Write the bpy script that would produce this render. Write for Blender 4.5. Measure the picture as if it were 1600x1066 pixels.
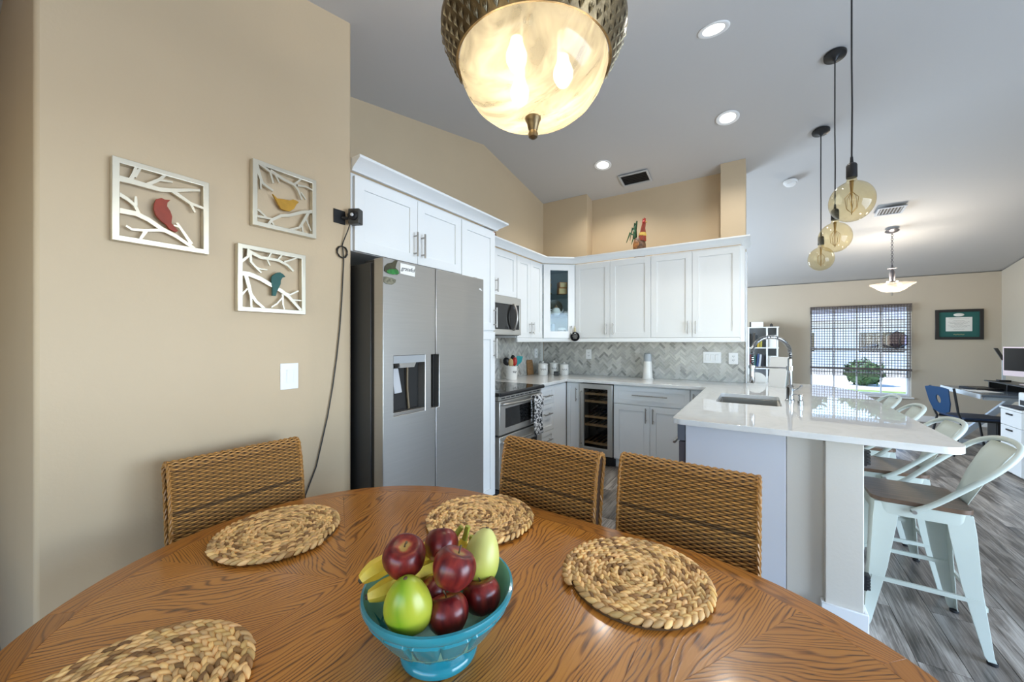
import bpy, bmesh, math, random
from math import pi, sin, cos, atan2, sqrt, radians
from mathutils import Vector, Matrix
from mathutils.geometry import tessellate_polygon
random.seed(7)
SC = bpy.context.scene
COL = SC.collection
for o in list(bpy.data.objects): bpy.data.objects.remove(o)

# ------------------------------------------------------------------ camera, sky, light, exposure
cam_data = bpy.data.cameras.new('camera'); cam = bpy.data.objects.new('camera', cam_data); COL.objects.link(cam)
cam.location = (0, 0, 1.36); cam.rotation_euler = (pi/2, 0, math.atan(385/590))
cam_data.sensor_width = 36; cam_data.lens = 36*590/1600; cam_data.clip_start = .02; cam_data.clip_end = 300
SC.camera = cam
vs = SC.view_settings
vs.view_transform = 'Standard'; vs.look = 'None'; vs.gamma = 1; vs.exposure = 0.94; vs.use_curve_mapping = False

world = bpy.data.worlds.new('sky'); SC.world = world; world.use_nodes = True
nt = world.node_tree; nt.nodes.clear()
sky = nt.nodes.new('ShaderNodeTexSky'); sky.sky_type = 'NISHITA'; sky.sun_disc = False
sky.sun_elevation = radians(48); sky.sun_rotation = radians(200); sky.air_density = 1.0; sky.dust_density = 0; sky.ozone_density = 5
bg = nt.nodes.new('ShaderNodeBackground'); bg.inputs[1].default_value = .34
wo = nt.nodes.new('ShaderNodeOutputWorld')
nt.links.new(sky.outputs[0], bg.inputs[0]); nt.links.new(bg.outputs[0], wo.inputs[0])

def lamp(name, kind, loc, energy, color=(1, 1, 1), rot=(0, 0, 0), size=.1, size_y=None, spot=None, spread=None):
    l = bpy.data.lights.new(name, kind); o = bpy.data.objects.new(name, l); COL.objects.link(o)
    o.location = loc; o.rotation_euler = rot; l.energy = energy; l.color = color
    if kind == 'AREA':
        l.size = size
        if size_y: l.shape = 'RECTANGLE'; l.size_y = size_y
        if spread: l.spread = spread
    elif kind == 'SUN': l.angle = size
    else: l.shadow_soft_size = size
    if spot: l.spot_size = spot; l.spot_blend = .6
    return o
sun_dir = Vector((.62, .30, -.95))
lamp('sun', 'SUN', (0, 0, 12), 4.4, (1, .95, .86), sun_dir.to_track_quat('-Z', 'Y').to_euler(), .01)
# daylight at the patio door and rear window, plus one added source
lamp('daylight_patio_door', 'AREA', (3.12, 1.3, 1.15), 105, (.63, .79, 1.0), (0, pi/2, 0), 2.0, 3.2)
lamp('added_far_room_daylight', 'AREA', (-2.42, 6.9, 1.5), 100, (.66, .82, 1.0), (0, -pi/2, 0), 1.1, 2.5)  # added lamp out of view, brightens the far room
lamp('daylight_rear_window', 'AREA', (-.2, -2.35, 1.35), 58, (1, .94, .85), (-pi/2, 0, 0), 3.4, 1.7)

# ------------------------------------------------------------------ materials
MATS = {}
def mat(name, color, rough=.5, metal=0, var=0, vscale=8, bump=0, bscale=60, coat=0, spec=.5, stretch=(1, 1, 1), emit=None, estr=0, trans=0, ior=1.45):
    m = bpy.data.materials.new(name); m.use_nodes = True
    n = m.node_tree.nodes; L = m.node_tree.links; b = n['Principled BSDF']
    b.inputs['Base Color'].default_value = (*color, 1); b.inputs['Roughness'].default_value = rough
    b.inputs['Metallic'].default_value = metal; b.inputs['Coat Weight'].default_value = coat
    b.inputs['Specular IOR Level'].default_value = spec; b.inputs['IOR'].default_value = ior
    if trans: b.inputs['Transmission Weight'].default_value = trans
    if emit: b.inputs['Emission Color'].default_value = (*emit, 1); b.inputs['Emission Strength'].default_value = estr
    if var or bump:
        tc = n.new('ShaderNodeTexCoord'); mp = n.new('ShaderNodeMapping'); mp.inputs['Scale'].default_value = stretch
        L.new(tc.outputs['Object'], mp.inputs[0])
    if var:
        t = n.new('ShaderNodeTexNoise'); t.inputs['Scale'].default_value = vscale; t.inputs['Detail'].default_value = 4
        L.new(mp.outputs[0], t.inputs[0])
        r = n.new('ShaderNodeValToRGB'); r.color_ramp.elements[0].position = .3; r.color_ramp.elements[1].position = .7
        r.color_ramp.elements[0].color = (*[c*(1-var) for c in color], 1); r.color_ramp.elements[1].color = (*[min(1, c*(1+var)) for c in color], 1)
        L.new(t.outputs[0], r.inputs[0]); L.new(r.outputs[0], b.inputs['Base Color'])
    if bump:
        t2 = n.new('ShaderNodeTexNoise'); t2.inputs['Scale'].default_value = bscale; t2.inputs['Detail'].default_value = 3
        L.new(mp.outputs[0], t2.inputs[0])
        bp = n.new('ShaderNodeBump'); bp.inputs['Strength'].default_value = bump; bp.inputs['Distance'].default_value = .004
        L.new(t2.outputs[0], bp.inputs['Height']); L.new(bp.outputs[0], b.inputs['Normal'])
    MATS[name] = m
    return m
def ramp(n, stops):
    r = n.new('ShaderNodeValToRGB'); e = r.color_ramp.elements
    while len(e) < len(stops): e.new(.5)
    for k, (p, c) in enumerate(stops): e[k].position = p; e[k].color = (*c, 1)
    return r
def mathn(n, L, op, a, b=None, c=None):
    x = n.new('ShaderNodeMath'); x.operation = op
    for i, v in enumerate((a, b, c)):
        if v is None: continue
        if isinstance(v, (int, float)): x.inputs[i].default_value = v
        else: L.new(v, x.inputs[i])
    return x.outputs[0]

M_wall = mat('beige_wall_paint', (.54, .42, .275), .55, var=.03, vscale=2, bump=.12, bscale=90)
M_farwall = mat('greige_wall_paint', (.50, .44, .355), .6, var=.02, vscale=2, bump=.1, bscale=90)
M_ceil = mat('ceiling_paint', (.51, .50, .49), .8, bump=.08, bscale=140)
M_white = mat('white_cabinet_paint', (.80, .81, .80), .32)
M_trim = mat('white_trim_paint', (.84, .84, .83), .35)
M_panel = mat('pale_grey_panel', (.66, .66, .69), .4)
M_steel = mat('brushed_steel', (.47, .46, .44), .38, .92, var=.025, vscale=3, stretch=(1, 1, 40), bump=.02, bscale=40)
M_steel2 = mat('oven_steel', (.62, .60, .56), .3, .8)
M_darksteel = mat('dark_grey_metal', (.055, .055, .055), .4, .4)
M_nickel = mat('satin_nickel', (.42, .40, .37), .32, .9)
M_chrome = mat('chrome', (.50, .51, .52), .14, 1)
M_black = mat('black_plastic', (.012, .012, .013), .35)
M_blackglass = mat('black_glass', (.012, .012, .012), .05, spec=.7)
M_rubber = mat('black_rubber', (.015, .015, .017), .7)
M_porcelain = mat('white_porcelain', (.82, .80, .75), .2)
M_paper = mat('white_card', (.80, .79, .76), .6)
M_ink = mat('black_ink', (.02, .02, .02), .6)
M_silverart = mat('champagne_silver_metal', (.62, .575, .47), .34, .7, var=.05, vscale=10)
M_redbird = mat('rust_red_paint', (.25, .028, .008), .5, var=.15, vscale=30)
M_yellowbird = mat('ochre_paint', (.42, .22, .015), .5, var=.15, vscale=30)
M_greenbird = mat('teal_green_paint', (.010, .080, .068), .5, var=.15, vscale=30)
M_bronze = mat('aged_bronze', (.16, .115, .06), .38, .75, var=.35, vscale=40, bump=.25, bscale=120)
M_leafmetal = mat('silvery_leaf_relief', (.30, .25, .16), .35, .8, var=.4, vscale=60)
M_stool = mat('pale_sage_metal', (.53, .57, .51), .36, .0, var=.03, vscale=6)
M_teal = mat('turquoise_glaze', (.022, .235, .29), .16, coat=.4, var=.12, vscale=9)
M_teal_in = mat('pale_green_glaze', (.20, .46, .38), .2, coat=.3)
M_apple_stem = mat('apple_stem', (.10, .06, .025), .7)
M_orange = mat('orange_box', (.50, .20, .05), .6)
M_tan = mat('tan_box', (.66, .47, .22), .6)
M_copper = mat('copper_glaze', (.26, .095, .04), .25, .6)
M_navy = mat('blue_plastic', (.012, .055, .14), .35)
M_pcwhite = mat('white_desk_metal', (.60, .66, .72), .35)
M_pink = mat('pale_pink_aluminium', (.70, .56, .58), .35)
M_screen = mat('dark_screen', (.008, .008, .010), .08)
M_greenmat = mat('green_mat_board', (.02, .11, .10), .7)
M_framewood = mat('black_frame_wood', (.018, .016, .016), .35)
M_sinksteel = mat('sink_steel', (.34, .32, .28), .35, .7)
M_shelfblue = mat('pale_blue_interior_paint', (.62, .72, .75), .6)  # pale blue-grey paint of the corner cabinet interior
M_winewood = mat('beech_shelf_front', (.58, .42, .24), .5, var=.12, vscale=20)
M_dark = mat('dark_interior', (.012, .011, .010), .6)
M_cord = mat('black_cord', (.02, .018, .016), .5)
M_woodseat = mat('dark_walnut_seat', (.115, .07, .045), .28, var=.45, vscale=7, stretch=(14, 1.2, 1), bump=.1)
M_grout = mat('grey_grout', (.66, .66, .62), .8)
M_blind = mat('bamboo_blind', (.10, .08, .075), .6, var=.3, vscale=20)
M_concrete = mat('pale_concrete', (.62, .60, .55), .9, var=.05, vscale=1)
M_lawn = mat('lawn', (.22, .30, .08), .95, var=.3, vscale=3)
M_leaf = mat('hedge_leaves', (.06, .11, .035), .8, var=.4, vscale=8)
M_house = mat('pale_stucco', (.72, .72, .70), .8)
M_roof = mat('grey_roof_shingle', (.33, .34, .37), .8, var=.15, vscale=5)
M_carpaint = mat('blue_car_paint', (.06, .12, .26), .2, coat=.5)
M_vinyl = mat('window_vinyl', (.74, .76, .80), .4)

def emis(name, color, strength):
    m = bpy.data.materials.new(name); m.use_nodes = True; n = m.node_tree.nodes; n.clear()
    e = n.new('ShaderNodeEmission'); e.inputs[0].default_value = (*color, 1); e.inputs[1].default_value = strength
    o = n.new('ShaderNodeOutputMaterial'); m.node_tree.links.new(e.outputs[0], o.inputs[0]); return m
M_bulb = emis('glowing_bulb', (1, .90, .72), 9)
M_down = emis('downlight_glow', (1, .96, .90), 2)

def glassy(name, tint, trans=.85, rough=.03):
    m = bpy.data.materials.new(name); m.use_nodes = True; n = m.node_tree.nodes; L = m.node_tree.links; n.clear()
    t = n.new('ShaderNodeBsdfTransparent'); t.inputs[0].default_value = (*tint, 1)
    g = n.new('ShaderNodeBsdfGlossy'); g.inputs['Roughness'].default_value = rough
    f = n.new('ShaderNodeLayerWeight'); f.inputs[0].default_value = .5
    mx = n.new('ShaderNodeMixShader'); o = n.new('ShaderNodeOutputMaterial')
    fm = mathn(n, L, 'ADD', mathn(n, L, 'MULTIPLY', mathn(n, L, 'POWER', f.outputs['Facing'], 3.0), (1-trans)*2), .03)
    L.new(fm, mx.inputs[0]); L.new(t.outputs[0], mx.inputs[1]); L.new(g.outputs[0], mx.inputs[2]); L.new(mx.outputs[0], o.inputs[0])
    return m
M_glass = glassy('window_glass', (.96, .98, 1), .86)
M_amber = glassy('amber_bulb_glass', (.95, .88, .69), .72)
M_cabglass = glassy('cabinet_glass', (.86, .92, .94), .88)

def alabaster(name, tint, tr):
    m = bpy.data.materials.new(name); m.use_nodes = True; n = m.node_tree.nodes; L = m.node_tree.links; n.clear()
    tc = n.new('ShaderNodeTexCoord'); mp = n.new('ShaderNodeMapping'); mp.inputs['Rotation'].default_value = (.5, .6, .3); mp.inputs['Scale'].default_value = (3, 9, 3)
    L.new(tc.outputs['Object'], mp.inputs[0])
    nz = n.new('ShaderNodeTexNoise'); nz.inputs['Scale'].default_value = 2.2; nz.inputs['Detail'].default_value = 3; nz.inputs['Distortion'].default_value = 1.5
    L.new(mp.outputs[0], nz.inputs[0])
    r = ramp(n, [(.35, tuple(c*.55 for c in tint)), (.65, tint)]); L.new(nz.outputs[0], r.inputs[0])
    tl = n.new('ShaderNodeBsdfTranslucent'); L.new(r.outputs[0], tl.inputs[0])
    df = n.new('ShaderNodeBsdfDiffuse'); L.new(r.outputs[0], df.inputs[0])
    a = n.new('ShaderNodeMixShader'); a.inputs[0].default_value = .28; L.new(tl.outputs[0], a.inputs[1]); L.new(df.outputs[0], a.inputs[2])
    tp = n.new('ShaderNodeBsdfTransparent'); tp.inputs[0].default_value = (1, .95, .85, 1)
    b = n.new('ShaderNodeMixShader'); b.inputs[0].default_value = tr; L.new(a.outputs[0], b.inputs[1]); L.new(tp.outputs[0], b.inputs[2])
    g = n.new('ShaderNodeBsdfGlossy'); g.inputs['Roughness'].default_value = .1
    c = n.new('ShaderNodeMixShader'); c.inputs[0].default_value = .04; L.new(b.outputs[0], c.inputs[1]); L.new(g.outputs[0], c.inputs[2])
    o = n.new('ShaderNodeOutputMaterial'); L.new(c.outputs[0], o.inputs[0]); return m
M_alab = alabaster('swirled_alabaster_glass', (.092, .086, .068), .10)
M_alab2 = alabaster('frosted_white_glass', (.13, .12, .105), .10)

def oak(name, light, mid, dark, rough=.28, freq=620, coat=.25):
    m = bpy.data.materials.new(name); m.use_nodes = True; n = m.node_tree.nodes; L = m.node_tree.links; b = n['Principled BSDF']
    tc = n.new('ShaderNodeTexCoord'); oi = n.new('ShaderNodeObjectInfo')
    off = n.new('ShaderNodeCombineXYZ'); L.new(mathn(n, L, 'MULTIPLY', oi.outputs['Random'], 37.0), off.inputs[0]); L.new(mathn(n, L, 'MULTIPLY', oi.outputs['Random'], 91.0), off.inputs[2])
    ad = n.new('ShaderNodeVectorMath'); ad.operation = 'ADD'; L.new(tc.outputs['Object'], ad.inputs[0]); L.new(off.outputs[0], ad.inputs[1])
    mp = n.new('ShaderNodeMapping'); mp.inputs['Scale'].default_value = (1.6, 5.5, 1); L.new(ad.outputs[0], mp.inputs[0])
    nz = n.new('ShaderNodeTexNoise'); nz.inputs['Scale'].default_value = 1.5; nz.inputs['Detail'].default_value = 2.5; nz.inputs['Roughness'].default_value = .45; L.new(mp.outputs[0], nz.inputs[0])
    sx = n.new('ShaderNodeSeparateXYZ'); L.new(ad.outputs[0], sx.inputs[0])
    ph = mathn(n, L, 'ADD', mathn(n, L, 'MULTIPLY', sx.outputs[1], freq), mathn(n, L, 'MULTIPLY', nz.outputs[0], 120.0))
    w = mathn(n, L, 'ADD', mathn(n, L, 'MULTIPLY', mathn(n, L, 'SINE', ph), .5), .5)
    w2 = mathn(n, L, 'POWER', w, 3.0)
    mp2 = n.new('ShaderNodeMapping'); mp2.inputs['Scale'].default_value = (9, 330, 1); L.new(ad.outputs[0], mp2.inputs[0])
    pz = n.new('ShaderNodeTexNoise'); pz.inputs['Scale'].default_value = 1; pz.inputs['Detail'].default_value = 2; L.new(mp2.outputs[0], pz.inputs[0])
    v = mathn(n, L, 'ADD', mathn(n, L, 'MULTIPLY', w2, .62), mathn(n, L, 'MULTIPLY', mathn(n, L, 'SUBTRACT', pz.outputs[0], .5), 1.15))
    r = ramp(n, [(.0, light), (.32, mid), (.78, dark)]); L.new(v, r.inputs[0])
    hs = n.new('ShaderNodeHueSaturation'); L.new(r.outputs[0], hs.inputs['Color']); L.new(mathn(n, L, 'ADD', mathn(n, L, 'MULTIPLY', oi.outputs['Random'], .25), .87), hs.inputs['Value'])
    L.new(hs.outputs[0], b.inputs['Base Color']); b.inputs['Roughness'].default_value = rough; b.inputs['Coat Weight'].default_value = coat; b.inputs['Coat Roughness'].default_value = .12
    bp = n.new('ShaderNodeBump'); bp.inputs['Strength'].default_value = .12; bp.inputs['Distance'].default_value = .002; L.new(v, bp.inputs['Height']); L.new(bp.outputs[0], b.inputs['Normal'])
    return m
M_oak = oak('golden_oak_veneer', (.50, .20, .032), (.37, .130, .018), (.085, .028, .006))
M_oakrim = oak('oak_rim', (.41, .155, .026), (.31, .108, .017), (.17, .062, .016), freq=500)

def plankmat():
    m = bpy.data.materials.new('weathered_grey_plank'); m.use_nodes = True; n = m.node_tree.nodes; L = m.node_tree.links; b = n['Principled BSDF']
    tc = n.new('ShaderNodeTexCoord'); oi = n.new('ShaderNodeObjectInfo')
    off = n.new('ShaderNodeCombineXYZ'); L.new(mathn(n, L, 'MULTIPLY', oi.outputs['Random'], 57.0), off.inputs[1]); L.new(mathn(n, L, 'MULTIPLY', oi.outputs['Random'], 91.0), off.inputs[2])
    ad = n.new('ShaderNodeVectorMath'); ad.operation = 'ADD'; L.new(tc.outputs['Object'], ad.inputs[0]); L.new(off.outputs[0], ad.inputs[1])
    mp = n.new('ShaderNodeMapping'); mp.inputs['Scale'].default_value = (9, 1.3, 1); L.new(ad.outputs[0], mp.inputs[0])
    nz = n.new('ShaderNodeTexNoise'); nz.inputs['Scale'].default_value = 1.6; nz.inputs['Detail'].default_value = 5; nz.inputs['Roughness'].default_value = .62; nz.inputs['Distortion'].default_value = .6; L.new(mp.outputs[0], nz.inputs[0])
    mp2 = n.new('ShaderNodeMapping'); mp2.inputs['Scale'].default_value = (160, 5, 1); L.new(ad.outputs[0], mp2.inputs[0])
    pz = n.new('ShaderNodeTexNoise'); pz.inputs['Scale'].default_value = 1; pz.inputs['Detail'].default_value = 2; L.new(mp2.outputs[0], pz.inputs[0])
    v = mathn(n, L, 'ADD', nz.outputs[0], mathn(n, L, 'MULTIPLY', mathn(n, L, 'SUBTRACT', pz.outputs[0], .5), .5))
    r = ramp(n, [(.28, (.05, .042, .035)), (.45, (.155, .132, .112)), (.60, (.31, .275, .24)), (.76, (.43, .39, .345))]); L.new(v, r.inputs[0])
    hs = n.new('ShaderNodeHueSaturation'); L.new(r.outputs[0], hs.inputs['Color']); L.new(mathn(n, L, 'ADD', mathn(n, L, 'MULTIPLY', oi.outputs['Random'], .85), .60), hs.inputs['Value'])
    L.new(hs.outputs[0], b.inputs['Base Color']); b.inputs['Roughness'].default_value = .33
    return m
M_plank = plankmat()

def quartz():
    m = bpy.data.materials.new('white_quartz'); m.use_nodes = True; n = m.node_tree.nodes; L = m.node_tree.links; b = n['Principled BSDF']
    tc = n.new('ShaderNodeTexCoord'); nz = n.new('ShaderNodeTexNoise'); nz.inputs['Scale'].default_value = 2.5; nz.inputs['Detail'].default_value = 6; nz.inputs['Distortion'].default_value = 2
    L.new(tc.outputs['Object'], nz.inputs[0])
    r = ramp(n, [(.44, (.78, .77, .74)), (.5, (.74, .73, .70)), (.54, (.78, .77, .74))]); L.new(nz.outputs[0], r.inputs[0]); L.new(r.outputs[0], b.inputs['Base Color'])
    b.inputs['Roughness'].default_value = .018; b.inputs['IOR'].default_value = 1.9; return m
M_quartz = quartz()

def tintmat(name, base, rough=.6, bump=0):
    m = bpy.data.materials.new(name); m.use_nodes = True; n = m.node_tree.nodes; L = m.node_tree.links; b = n['Principled BSDF']
    at = n.new('ShaderNodeAttribute'); at.attribute_name = 'tint'
    mx = n.new('ShaderNodeMix'); mx.data_type = 'RGBA'; mx.blend_type = 'MULTIPLY'; mx.inputs[0].default_value = 1
    mx.inputs[6].default_value = (*base, 1); L.new(at.outputs['Color'], mx.inputs[7]); L.new(mx.outputs[2], b.inputs['Base Color']); b.inputs['Roughness'].default_value = rough
    return m
M_wicker = tintmat('woven_rattan', (.55, .268, .066), .42)
M_hyacinth = tintmat('braided_water_hyacinth', (.90, .58, .255), .55)
M_tile = tintmat('marble_tile', (.60, .59, .55), .3)
M_wickerdark = mat('dark_rattan_core', (.055, .025, .010), .7)

def applemat():
    m = bpy.data.materials.new('red_apple_skin'); m.use_nodes = True; n = m.node_tree.nodes; L = m.node_tree.links; b = n['Principled BSDF']
    tc = n.new('ShaderNodeTexCoord'); mp = n.new('ShaderNodeMapping'); mp.inputs['Scale'].default_value = (60, 60, 9); L.new(tc.outputs['Object'], mp.inputs[0])
    nz = n.new('ShaderNodeTexNoise'); nz.inputs['Scale'].default_value = 1.2; nz.inputs['Detail'].default_value = 3; L.new(mp.outputs[0], nz.inputs[0])
    sx = n.new('ShaderNodeSeparateXYZ'); L.new(tc.outputs['Object'], sx.inputs[0])
    rr = mathn(n, L, 'SQRT', mathn(n, L, 'ADD', mathn(n, L, 'POWER', sx.outputs[0], 2.0), mathn(n, L, 'POWER', sx.outputs[1], 2.0)))
    cap = mathn(n, L, 'MULTIPLY', mathn(n, L, 'GREATER_THAN', sx.outputs[2], .012), mathn(n, L, 'SUBTRACT', 1.0, mathn(n, L, 'MULTIPLY', rr, 60.0)))
    cap2 = mathn(n, L, 'MAXIMUM', cap, 0.0)
    v = mathn(n, L, 'ADD', mathn(n, L, 'MULTIPLY', nz.outputs[0], .8), cap2)
    r = ramp(n, [(.28, (.085, .006, .008)), (.5, (.20, .016, .012)), (.72, (.33, .06, .025)), (1.0, (.44, .26, .07))]); L.new(v, r.inputs[0])
    L.new(r.outputs[0], b.inputs['Base Color']); b.inputs['Roughness'].default_value = .30; return m
M_apple = applemat()
def gradmat(name, axis, stops, lo, hi, rough=.35, nscale=14, namp=.35):
    m = bpy.data.materials.new(name); m.use_nodes = True; n = m.node_tree.nodes; L = m.node_tree.links; b = n['Principled BSDF']
    tc = n.new('ShaderNodeTexCoord'); sx = n.new('ShaderNodeSeparateXYZ'); L.new(tc.outputs['Object'], sx.inputs[0])
    mr = n.new('ShaderNodeMapRange'); mr.inputs[1].default_value = lo; mr.inputs[2].default_value = hi; L.new(sx.outputs[axis], mr.inputs[0])
    nz = n.new('ShaderNodeTexNoise'); nz.inputs['Scale'].default_value = nscale; L.new(tc.outputs['Object'], nz.inputs[0])
    v = mathn(n, L, 'ADD', mr.outputs[0], mathn(n, L, 'MULTIPLY', mathn(n, L, 'SUBTRACT', nz.outputs[0], .5), namp))
    r = ramp(n, stops); L.new(v, r.inputs[0]); L.new(r.outputs[0], b.inputs['Base Color']); b.inputs['Roughness'].default_value = rough; return m
M_mango = gradmat('green_yellow_mango_skin', 0, [(.1, (.42, .43, .03)), (.5, (.20, .34, .012)), (.85, (.42, .44, .04))], -.04, .04, .3, 18, .5)
M_mango2 = gradmat('yellow_mango_skin', 2, [(.1, (.40, .42, .05)), (.6, (.56, .54, .14)), (1, (.62, .60, .20))], -.045, .045, .4)
M_banana = mat('banana_skin', (.74, .54, .06), .45, var=.2, vscale=22)
M_bananatip = mat('banana_tip', (.05, .035, .02), .7)
M_bananastem = mat('banana_stem', (.36, .36, .05), .5)

# ------------------------------------------------------------------ mesh helpers
class MB:
    def __init__(s): s.v = []; s.f = []; s.t = []
    def add(s, vs, fs, tint=None):
        o = len(s.v); s.v += [tuple(p) for p in vs]; s.f += [tuple(i+o for i in f) for f in fs]
        if tint is not None: s.t += [tint]*len(vs)
        return s
    def box(s, x0, x1, y0, y1, z0, z1):
        return s.add([(x0,y0,z0),(x1,y0,z0),(x1,y1,z0),(x0,y1,z0),(x0,y0,z1),(x1,y0,z1),(x1,y1,z1),(x0,y1,z1)],
                     [(0,3,2,1),(4,5,6,7),(0,1,5,4),(1,2,6,5),(2,3,7,6),(3,0,4,7)])
    def hexa(s, p): return s.add(p, [(0,3,2,1),(4,5,6,7),(0,1,5,4),(1,2,6,5),(2,3,7,6),(3,0,4,7)])
    def tube(s, pts, r, n=8, closed=False, caps=True, flat=None, tint=None):
        pts = [Vector(p) for p in pts]; N = len(pts); rs = r if isinstance(r, (list, tuple)) else [r]*N
        up = None; rings = []
        for i, p in enumerate(pts):
            if closed: t = (pts[(i+1) % N]-pts[i-1])
            else: t = pts[min(i+1, N-1)]-pts[max(i-1, 0)]
            t.normalize()
            if up is None:
                up = Vector((0, 0, 1)) if abs(t.z) < .9 else Vector((1, 0, 0))
            x = up.cross(t)
            if x.length < 1e-6: x = Vector((1, 0, 0)).cross(t)
            x.normalize(); y = t.cross(x); up = y
            fy = flat if flat else 1
            rings.append([p+x*(rs[i]*cos(2*pi*k/n))+y*(rs[i]*fy*sin(2*pi*k/n)) for k in range(n)])
        vs = [v for R in rings for v in R]; fs = []
        for i in range(N if closed else N-1):
            j = (i+1) % N
            for k in range(n): fs.append((i*n+k, i*n+(k+1) % n, j*n+(k+1) % n, j*n+k))
        if caps and not closed: fs.append(tuple(range(n-1, -1, -1))); fs.append(tuple((N-1)*n+k for k in range(n)))
        return s.add(vs, fs, tint)
    def cyl(s, a, b, r, n=16, r2=None): return s.tube([a, b], [r, r if r2 is None else r2], n)
    def lathe(s, prof, c=(0, 0, 0), n=32, cap0=True, cap1=True, fn=None, tint=None):
        vs = []; fs = []
        for i, (r, z) in enumerate(prof):
            for k in range(n):
                a = 2*pi*k/n; rr = r+(fn(a, z, i) if fn else 0)
                vs.append((c[0]+rr*cos(a), c[1]+rr*sin(a), c[2]+z))
        for i in range(len(prof)-1):
            for k in range(n): fs.append((i*n+k, i*n+(k+1) % n, (i+1)*n+(k+1) % n, (i+1)*n+k))
        if cap0: fs.append(tuple(range(n-1, -1, -1)))
        if cap1: fs.append(tuple((len(prof)-1)*n+k for k in range(n)))
        return s.add(vs, fs, tint)
    def ball(s, c, r, nu=16, nv=10, tint=None):
        if not isinstance(r, (tuple, list)): r = (r, r, r)
        vs = [(c[0], c[1], c[2]-r[2])]; fs = []
        for i in range(1, nv):
            t = -pi/2+pi*i/nv
            for k in range(nu): vs.append((c[0]+r[0]*cos(t)*cos(2*pi*k/nu), c[1]+r[1]*cos(t)*sin(2*pi*k/nu), c[2]+r[2]*sin(t)))
        vs.append((c[0], c[1], c[2]+r[2])); T = len(vs)-1
        for k in range(nu): fs.append((0, 1+(k+1) % nu, 1+k))
        for i in range(nv-2):
            for k in range(nu): fs.append((1+i*nu+k, 1+i*nu+(k+1) % nu, 1+(i+1)*nu+(k+1) % nu, 1+(i+1)*nu+k))
        for k in range(nu): fs.append((T, 1+(nv-2)*nu+k, 1+(nv-2)*nu+(k+1) % nu))
        return s.add(vs, fs, tint)
    def prism(s, poly, h0, h1, axis='z', holes=()):
        """poly is 2D; axis z: (x,y)->(x,y,h); axis x: (y,z)->(h,y,z); axis y: (x,z)->(x,h,z)"""
        P = {'z': lambda a, b, h: (a, b, h), 'x': lambda a, b, h: (h, a, b), 'y': lambda a, b, h: (a, h, b)}[axis]
        loops = [list(poly)]+[list(h) for h in holes]
        flat = [p for l in loops for p in l]; n = len(flat)
        tri = tessellate_polygon([[Vector((p[0], p[1], 0)) for p in l] for l in loops])
        vs = [P(a, b, h0) for a, b in flat]+[P(a, b, h1) for a, b in flat]; fs = []
        if not holes and len(poly) <= 4: tri = [tuple(range(len(poly)))]
        for t in tri: fs.append(tuple(t)); fs.append(tuple(i+n for i in reversed(t)))
        o = 0
        for l in loops:
            m = len(l)
            for i in range(m): j = (i+1) % m; fs.append((o+i, o+j, o+n+j, o+n+i))
            o += m
        return s.add(vs, fs)
    def ribbon(s, pts, w0, w1, h0, h1, axis='x'):
        N = len(pts); L = []; R = []
        for i, p in enumerate(pts):
            a = pts[max(i-1, 0)]; b = pts[min(i+1, N-1)]; d = Vector((b[0]-a[0], b[1]-a[1])); d.normalize()
            w = (w0+(w1-w0)*i/(N-1))/2; L.append((p[0]-d.y*w, p[1]+d.x*w)); R.append((p[0]+d.y*w, p[1]-d.x*w))
        return s.prism(L+R[::-1], h0, h1, axis)
    def sweep(s, prof, path, closed_prof=True):
        """profile (out, z) swept along a 2D path with mitred corners; out is to the right of the path"""
        N = len(path); rings = []
        for i in range(N):
            def nrm(a, b): d = Vector((b[0]-a[0], b[1]-a[1])).normalized(); return Vector((d.y, -d.x))
            if i == 0: m = nrm(path[0], path[1])
            elif i == N-1: m = nrm(path[-2], path[-1])
            else:
                a = nrm(path[i-1], path[i]); b = nrm(path[i], path[i+1]); m = (a+b); m.normalize(); m = m/max(.3, m.dot(a))
            rings.append([(path[i][0]+m.x*o, path[i][1]+m.y*o, z) for o, z in prof])
        n = len(prof); vs = [v for r in rings for v in r]; fs = []
        for i in range(N-1):
            for k in range(n): fs.append((i*n+k, i*n+(k+1) % n, (i+1)*n+(k+1) % n, (i+1)*n+k))
        fs.append(tuple(range(n))); fs.append(tuple((N-1)*n+k for k in reversed(range(n))))
        return s.add(vs, fs)
    def xf(s, M): s.v = [tuple(M @ Vector(p)) for p in s.v]; return s
    def mesh(s, name):
        me = bpy.data.meshes.new(name); me.from_pydata(s.v, [], s.f); 
        bm = bmesh.new(); bm.from_mesh(me); bmesh.ops.recalc_face_normals(bm, faces=bm.faces); bm.to_mesh(me); bm.free()
        if s.t and len(s.t) == len(s.v):
            ca = me.color_attributes.new('tint', 'FLOAT_COLOR', 'POINT')
            ca.data.foreach_set('color', [c for t in s.t for c in (t[0], t[1], t[2], 1)])
        return me
    def build(s, name, m, parent=None, smooth=40, bevel=0, loc=None, rot=None, kind=None):
        me = s.mesh(name); me.materials.append(m)
        if smooth:
            me.shade_smooth()
            try: me.set_sharp_from_angle(angle=radians(smooth))
            except Exception: pass
        o = bpy.data.objects.new(name, me); COL.objects.link(o)
        if parent: o.parent = parent
        if loc: o.location = loc
        if rot: o.rotation_euler = rot
        if bevel:
            b = o.modifiers.new('bevel', 'BEVEL'); b.width = bevel; b.segments = 2; b.limit_method = 'ANGLE'; b.angle_limit = radians(50)
        if kind: o['kind'] = kind
        return o
def tag(o, label, cat, group=None):
    o['label'] = label; o['category'] = cat
    if group: o['group'] = group
    return o
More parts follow.
